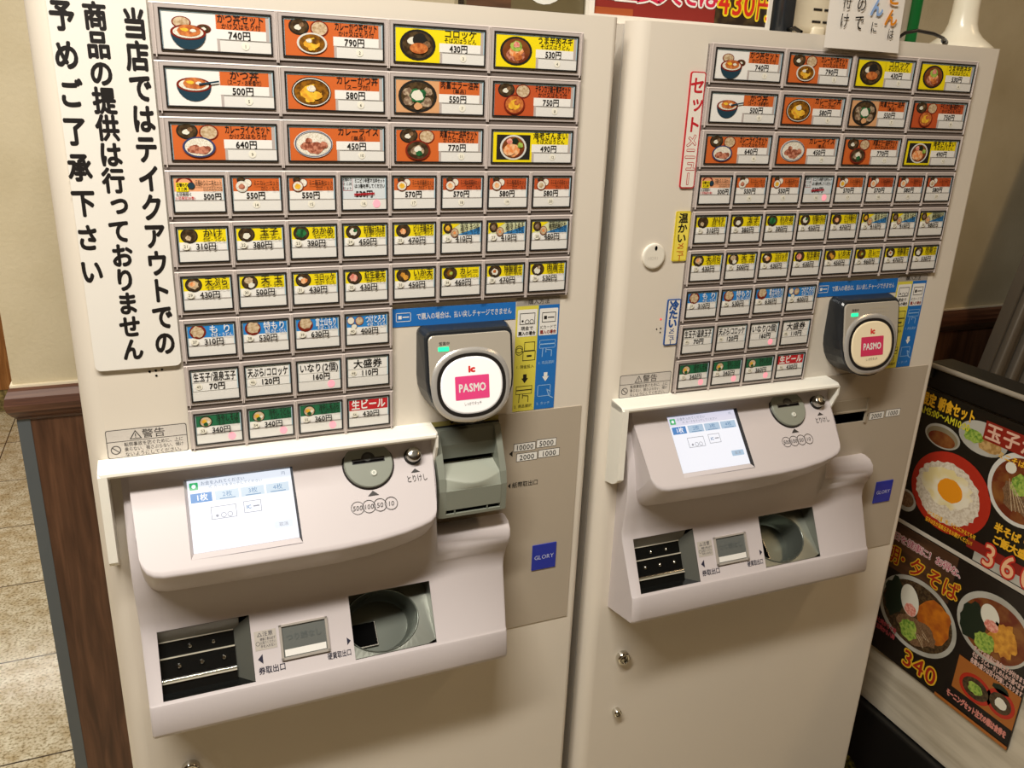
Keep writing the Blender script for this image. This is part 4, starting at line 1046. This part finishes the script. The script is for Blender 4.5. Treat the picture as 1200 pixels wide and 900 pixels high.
# paper note hanging over the front edge
t = on_machine(M_R, 'paper_note', 'white paper with handwritten orange, blue and black letters over the top edge', 'paper', .203, -.0005, .007)
m = MB(); rings = []
N = 10
vs = []; fs = []
for i in range(N + 1):
    zz = .22*i/N; yb = -.0010 - .004*(1 - i/N)**2 + .0
    for j in range(7):
        u = j/6; xx = -.0555 + .111*u; vs.append((xx + (.002 if i == 0 and j == 6 else 0) + zz*.0, yb - .0012*math.sin(math.pi*u), zz + (-.0005*u if i == 0 else 0)))
for i in range(N):
    for j in range(6): fs.append((i*7+j, i*7+j+1, (i+1)*7+j+1, (i+1)*7+j))
m.add(vs, fs, mat('paper_white', 'e9e3da', .6), True)
m.build('sheet', t)
m = MB(); y = -.0068
OG, BU = ink('e08a1c'), ink('8fb0e0')
m.vtext('うどん', .0355, .0935, .0225, .0200, OG, 0, y, bold=.03); m.vtext('は', .0385, .0270, .014, .0130, BLACK, 0, y, bold=.005, sx=.8)
m.vtext('うどん', .0120, .1000, .0215, .0200, BU, 0, y, bold=.035); m.vtext('に', .0120, .0330, .015, .0135, BLACK, 0, y, bold=.005, sx=.8)
m.vtext('ますので', -.0115, .0975, .0195, .0185, BLACK, 0, y, bold=.005, sx=.8); m.vtext('押し付け', -.0330, .1000, .0200, .0170, BLACK, 0, y, bold=.005, sx=.8)
m.build('handwriting', t)
# white and green pack of bags
t = thing('plastic_pouch', 'white plastic pouch with a green side stripe between the paper note and white stand', 'pouch', (.9, .075, TOPZ))
def lens(w, d, h, x0):
    rings = []
    for z, s in ((0, .96), (h*.03, 1), (h*.5, 1.02), (h*.97, 1), (h, .9)):
        rings.append([(x0 + w*s*math.cos(2*math.pi*i/20), d*s*math.sin(2*math.pi*i/20), z) for i in range(20)])
    return rings
m = MB(); m.loft(lens(.018, .012, .16, -.013), mat('pouch_white', 'e4dfd0', .25)); m.build('pouch_body', t)
m = MB(); m.loft(lens(.0095, .010, .16, .0145), mat('pouch_green', '1f7a3a', .3)); m.build('stripe', t)
m = MB(); m.box(-.034, .040, -.014, .014, -.0002, .0035, mat('pouch_base', 'd9cfb6', .4), .0015); m.build('base', t)
# white stand with a flared foot, its cable
t = thing('white_stand', 'white flared stand with a round neck on the top corner of the right machine', 'stand', (1.018, .085, TOPZ))
m = MB(); m.lathe_z(0, 0, [(.043, 0), (.0445, .002), (.043, .0055), (.036, .011), (.028, .017), (.0215, .025), (.0185, .034), (.0172, .05), (.0162, .10), (.0155, .2)], mat('stand_white', 'f0e8d2', .25)); m.build('foot', t)
m = MB(); m.lathe_z(0, 0, [(.0155, .2), (.02, .205), (.03, .25), (.028, .3), (.0, .31)], mat('stand_white', 'f0e8d2', .25), cap=False); m.build('head', t)
m = MB(); m.tube([(-.040, -.012, .009), (-.06, -.026, .0125), (-.085, -.032, .0160), (-.115, -.033, .0180), (-.135, -.033, .0140), (-.150, -.030, .0024)], .0022, BEZEL); m.tube([(-.036, -.010, .0085), (-.050, -.0185, .0105)], .0036, BEZEL); m.build('cable', t)
t = thing('steel_plate', 'thin bare metal plate lying under the edge of the white stand', 'plate', (1.035, .135, TOPZ))
m = MB(); m.box(-.03, .0, -.0, .05, 0, .004, STEEL, .001); m.build('plate', t)

# ------------------------------------------------------------------ menu board at the right, turned side-on to the machines
BX = 1.15
t = thing('menu_board', 'dark menu board stand with pale lower face, side-on at the right of the machines', 'menu board', (BX, .13, FZ), R(-90))
m = MB(); m.box(0, .72, .004, .045, .475, 1.140, MARBLE); m.build('panel', t)
m = MB(); m.box(0, .72, -.004, .05, 1.108, 1.152, BOARDBLK, .004); m.tube([(.0, -.006, 1.148), (.72, -.006, 1.148)], .0045, mat('board_rail_metal', 'a79f90', .35, metal=.3)); m.lathe_z(.008, -.005, [(.008, 1.128), (.009, 1.14), (.006, 1.149)], BOARDBLK, 16); m.build('top_rail', t)
m = MB(); m.box(-.01, .72, -.012, .09, 0, .472, BOARDBLK, .004); m.build('base', t)
m = MB(); m.ell(.022, .315, .022, .032, mat('emblem_olive', '8c8330', .5, noise=('2c2a12', 90, (1, 1, 1), 3, .4, .6)), 0, -.0125, 20); m.build('emblem', t)

def poster(name, label, z0, z1, x1):
    return thing(name, label, 'poster', (BX - .0005, .13, FZ), R(-90))
Zp = lambda z: z - FZ
U = lambda yy: .13 - yy
# ---- upper poster
t = poster('breakfast_set_poster', 'black breakfast poster with rice and egg in a red bowl, above the pale divider', 0, 0, 0)
m = MB(); m.box(0, .60, -.0008, .0015, Zp(-.738), Zp(-.494), mat('poster_black', '17140f', .35, coat=.3)); m.box(0, .60, -.0012, .0015, Zp(-.745), Zp(-.738), mat('poster_white_edge', 'c9c2b4', .4)); m.build('sheet', t)
m = MB(); y = -.0010
GO = ink('f0b828'); YL = ink('d8d02e')
m.text('限定 朝食セット', U(.129), Zp(-.511), .0235, GO, 9, y, align='L', bold=.04, w=.104, res=3); m.text('AM5:00～AM10:00', U(.129), Zp(-.5305), .0165, YL, 9, y, align='L', bold=.03, w=.098)
F = FOOD
# soy cup
m.ell(U(.076), Zp(-.563), .034, .020, F['bowlc'], 1, y, 30); m.ell(U(.076), Zp(-.564), .0305, .0165, mat('poster_cup_inner', '8a7f63', .4), 2, y, 28); m.ell(U(.076), Zp(-.568), .026, .0125, F['brothr'], 3, y, 26)
# small tray of toppings
m.ell(U(.006), Zp(-.538), .0435, .0265, F['bowlc'], 4, y, 30); m.blob(U(.022), Zp(-.540), .020, .013, F['scallion'], 6, 3, y); m.blob(U(-.006), Zp(-.544), .024, .014, mat('bonito_flake', 'c9a56a', .5, noise=('a67f45', 150, (1, 1, 1), 3, .4, .6)), 5, 4, y)
m.rect(U(.006), .60, Zp(-.5385), Zp(-.507), mat('poster_title_red', '8f2416', .4), 7, y)
for i, c in enumerate('玉子かけご飯'):
    xx = U(-.0105) + i*.030
    m.text(c, xx, Zp(-.5225), .0285, ink('e2b8a0'), 9, y, bold=.03, res=3)
m.text('ミニそば・うどん付', U(-.024), Zp(-.551), .0115, GO, 4, y, align='L', bold=.03)
# red bowl, rice, egg
m.ell(U(.040), Zp(-.650), .0755, .069, F['redlac'], 3, y, 44)
rd_ = random.Random(5); pts = []
for i in range(64):
    a = 2*math.pi*i/64; q = 1 - .07*rd_.random(); pts.append((U(.044) + .064*q*math.cos(a), Zp(-.652) + .054*q*math.sin(a)))
m.poly(pts, y - 5*LAY, mat('poster_rice', 'e8dfcd', .5, noise=('cdbfa8', 260, (1, 1, 1), 3, .42, .62)))
m.blob(U(.046), Zp(-.643), .052, .036, F['eggw'], 6, 8, y, 30, .2); m.blob(U(.040), Zp(-.645), .0245, .0205, F['yolk'], 7, 3, y, 26, .06)
# little pickle dish
m.ell(U(.118), Zp(-.700), .022, .020, F['bowlc'], 3, y, 24); m.ell(U(.118), Zp(-.698), .017, .014, F['soba'], 4, y, 20)
# soba bowl at the right
m.ell(U(-.075), Zp(-.590), .057, .058, F['bowlw'], 3, y, 44); m.ell(U(-.076), Zp(-.591), .051, .051, F['brothr'], 4, y, 40); m.blob(U(-.078), Zp(-.600), .036, .032, F['soba'], 5, 5, y, 26); m.blob(U(-.070), Zp(-.585), .018, .020, F['scallion'], 6, 6, y); m.ell(U(-.050), Zp(-.563), .009, .009, F['white'], 6, y, 16)
for i in range(7): m.line((U(-.052) + .004*i, Zp(-.580) - .004*i), (U(-.068) + .006*i, Zp(-.628) + .002*i), .0012, F['noodle'], 7, y)
for i, s in enumerate(('ミニそばは温・冷、うどんにかえても可', '玉子は生か温泉玉子をお選びください！')): m.text(s, U(.072) , Zp(-.703 - i*.0125 + .004), .0088, GO, 9, y, align='L', bold=.03, w=.095)
m.text('半そば・半うどん付', U(-.048), Zp(-.664), .0165, GO, 9, y, align='L', bold=.05, res=3, sx=.9); m.text('ご飯大盛無料', U(-.050), Zp(-.684), .0160, GO, 9, y, align='L', bold=.05, res=3, sx=.9)
m.rect(U(-.026), .60, Zp(-.736), Zp(-.7205), F['bowlc'], 2, y); m.rect(U(-.01), .60, Zp(-.7205), Zp(-.703), mat('poster_strip_red', '8a231b', .4), 2, y)
for i, c in enumerate('360円'):
    xx = U(-.052) + i*.034; m.text(c, xx, Zp(-.7135), .052, ink('c2271c'), 10, y, bold=.07, res=4, sx=.9); m.text(c, xx, Zp(-.7135), .052, ink('f0bd90'), 12, y, bold=.01, res=4, sx=.9)
m.build('print', t)
# ---- lower poster
t = poster('soba_poster', 'brown and black poster with two soba bowls, below the pale divider', 0, 0, 0)
m = MB(); pz0, pz1, px1 = Zp(-1.006), Zp(-.747), U(-.158)
m.box(0, px1, -.0008, .0015, pz0, pz1, mat('poster_dark_brown', '1d1712', .35, coat=.3)); m.build('sheet', t)
m = MB(); y = -.0010
m.rect(0, U(-.004), Zp(-.835), pz1, F['brownwood'], 1, y)
PINKT = ink('b0305a')
s = '毎日を健康に！お得な、'
for i, c in enumerate(s):
    xx = U(.134) + i*.0150; m.text(c, xx, Zp(-.7725), .0165, ink('e8d3cc'), 2, y, bold=.07, res=3); m.text(c, xx, Zp(-.7725), .0165, PINKT, 3, y, bold=.005, res=3)
for i, c in enumerate('朝・夕そば'):
    xx = (U(.120), U(.097), U(.066), U(.030), U(-.003))[i]; hh = .036 if i != 1 else .03
    m.text(c, xx, Zp(-.8075), hh, ink('e2b32a'), 4, y, bold=.075, res=4, sx=.9); m.text(c, xx, Zp(-.8075), hh, ink('a52417'), 6, y, bold=.015, res=4, sx=.9)
# first bowl
cx, cz = U(.048), Zp(-.892)
m.ell(cx, cz, .082, .068, F['bowlc'], 2, y, 48); m.ell(cx, cz, .074, .060, F['broth'], 3, y, 44)
m.blob(cx + .035, cz + .010, .036, .042, mat('poster_fried_orange', 'cf7a1e', .4, noise=('a9571a', 40, (1, 1, 1), 3, .4, .6)), 4, 2, y, 24, .15)
m.blob(cx - .050, cz + .008, .026, .042, F['seaweed'], 4, 3, y, 20); m.blob(cx + .006, cz - .028, .044, .030, F['soba'], 5, 4, y, 26)
m.ell(cx - .018, cz + .020, .019, .029, F['white'], 6, y, 26, .35); m.blob(cx - .013, cz + .004, .013, .012, F['ginger'], 7, 9, y, 18, .1)
m.blob(cx - .008, cz - .034, .022, .022, F['scallion'], 7, 6, y, 20)
for i in range(6): m.line((cx + .006 + .006*i, cz - .03), (cx + .028 - .002*i, cz - .048 + .006*i), .0013, F['noodle'], 8, y)
# second bowl
cx, cz = U(-.088), Zp(-.828)
m.ell(cx, cz, .066, .058, F['bowlc'], 2, y, 48); m.ell(cx + .002, cz - .002, .059, .050, F['brothr'], 3, y, 44)
m.blob(cx - .036, cz - .008, .026, .036, F['seaweed'], 4, 3, y, 22, .2); m.ell(cx - .010, cz + .018, .016, .020, F['white'], 6, y, 24, .5); m.blob(cx - .004, cz + .004, .013, .010, F['ginger'], 7, 9, y, 18, .1)
m.blob(cx + .020, cz - .006, .028, .032, F['tempura'], 6, 5, y, 30); m.blob(cx - .008, cz - .030, .022, .020, F['scallion'], 7, 6, y, 22)
# price and small print
for i, c in enumerate('340'):
    xx = (U(.044), U(.019), U(-.006))[i]; m.text(c, xx, Zp(-.9775), .044, ink('e2b32a'), 9, y, bold=.075, res=4); m.text(c, xx, Zp(-.9775), .044, ink('a52417'), 11, y, bold=.01, res=4)
for i, s in enumerate(('すべての商品に温泉玉子が付きます', 'そば・うどん・きしめんから選べます', '各種大盛りは百十円増しとなります')):
    m.text(s, U(-.066), Zp(-.877 - i*.0115), .0105, ink('dcb9ac'), 9, y, align='L', bold=.04, w=.092)
# inset picture
m.rect(U(-.046), px1, Zp(-.968), Zp(-.905), mat('inset_orange', 'a9652a', .4), 9, y)
cx = U(-.086); cz = Zp(-.944)
m.ell(cx, cz, .030, .024, F['redlac'], 10, y, 30); m.ell(cx, cz, .024, .018, F['broth'], 11, y, 26); m.blob(cx, cz, .015, .012, F['scallion'], 12, 3, y)
cx = U(-.130); cz = Zp(-.938)
m.ell(cx, cz, .025, .023, F['redlac'], 10, y, 30); m.ell(cx, cz, .019, .017, F['broth'], 11, y, 26); m.blob(cx, cz, .012, .010, F['white'], 12, 4, y)
m.blob(U(-.125), Zp(-.915), .018, .008, F['seaweed'], 10, 6, y); m.rect(U(-.034), px1, Zp(-.998), Zp(-.968), mat('inset_black', '181310', .4), 9, y)
m.text('モーニングセット注文の際は食券を', U(-.040), Zp(-.983), .0140, ink('d8897c'), 10, y, align='L', bold=.05, w=.112)
m.rect(U(-.02), px1, pz0, Zp(-1.000), mat('inset_orange', 'a9652a', .4), 9, y)
for i, s in enumerate(('朝七時から十時', '夕五時から八時')): m.text(s, U(.128), Zp(-.946 - i*.013), .011, ink('b04a50'), 12, y, align='L', bold=.05, w=.05)
m.build('print', t)

# ------------------------------------------------------------------ leaning grey ribbed panel behind the menu board
t = thing('ribbed_panel', 'grey ribbed metal panel leaning sideways behind the dark menu board', 'panel', (1.325, .30, FZ)); t.rotation_euler = (0, R(13.5), 0)
m = MB(); m.box(.0, .46, .03, .055, .004, 1.75, BRUSHED); m.build('sheet', t)
m = MB()
for i in range(9):
    x = .004 + i*.052; m.box(x, x + .020, .012, .03, .004, 1.75, BRUSHED, .005)
m.build('ribs', t)
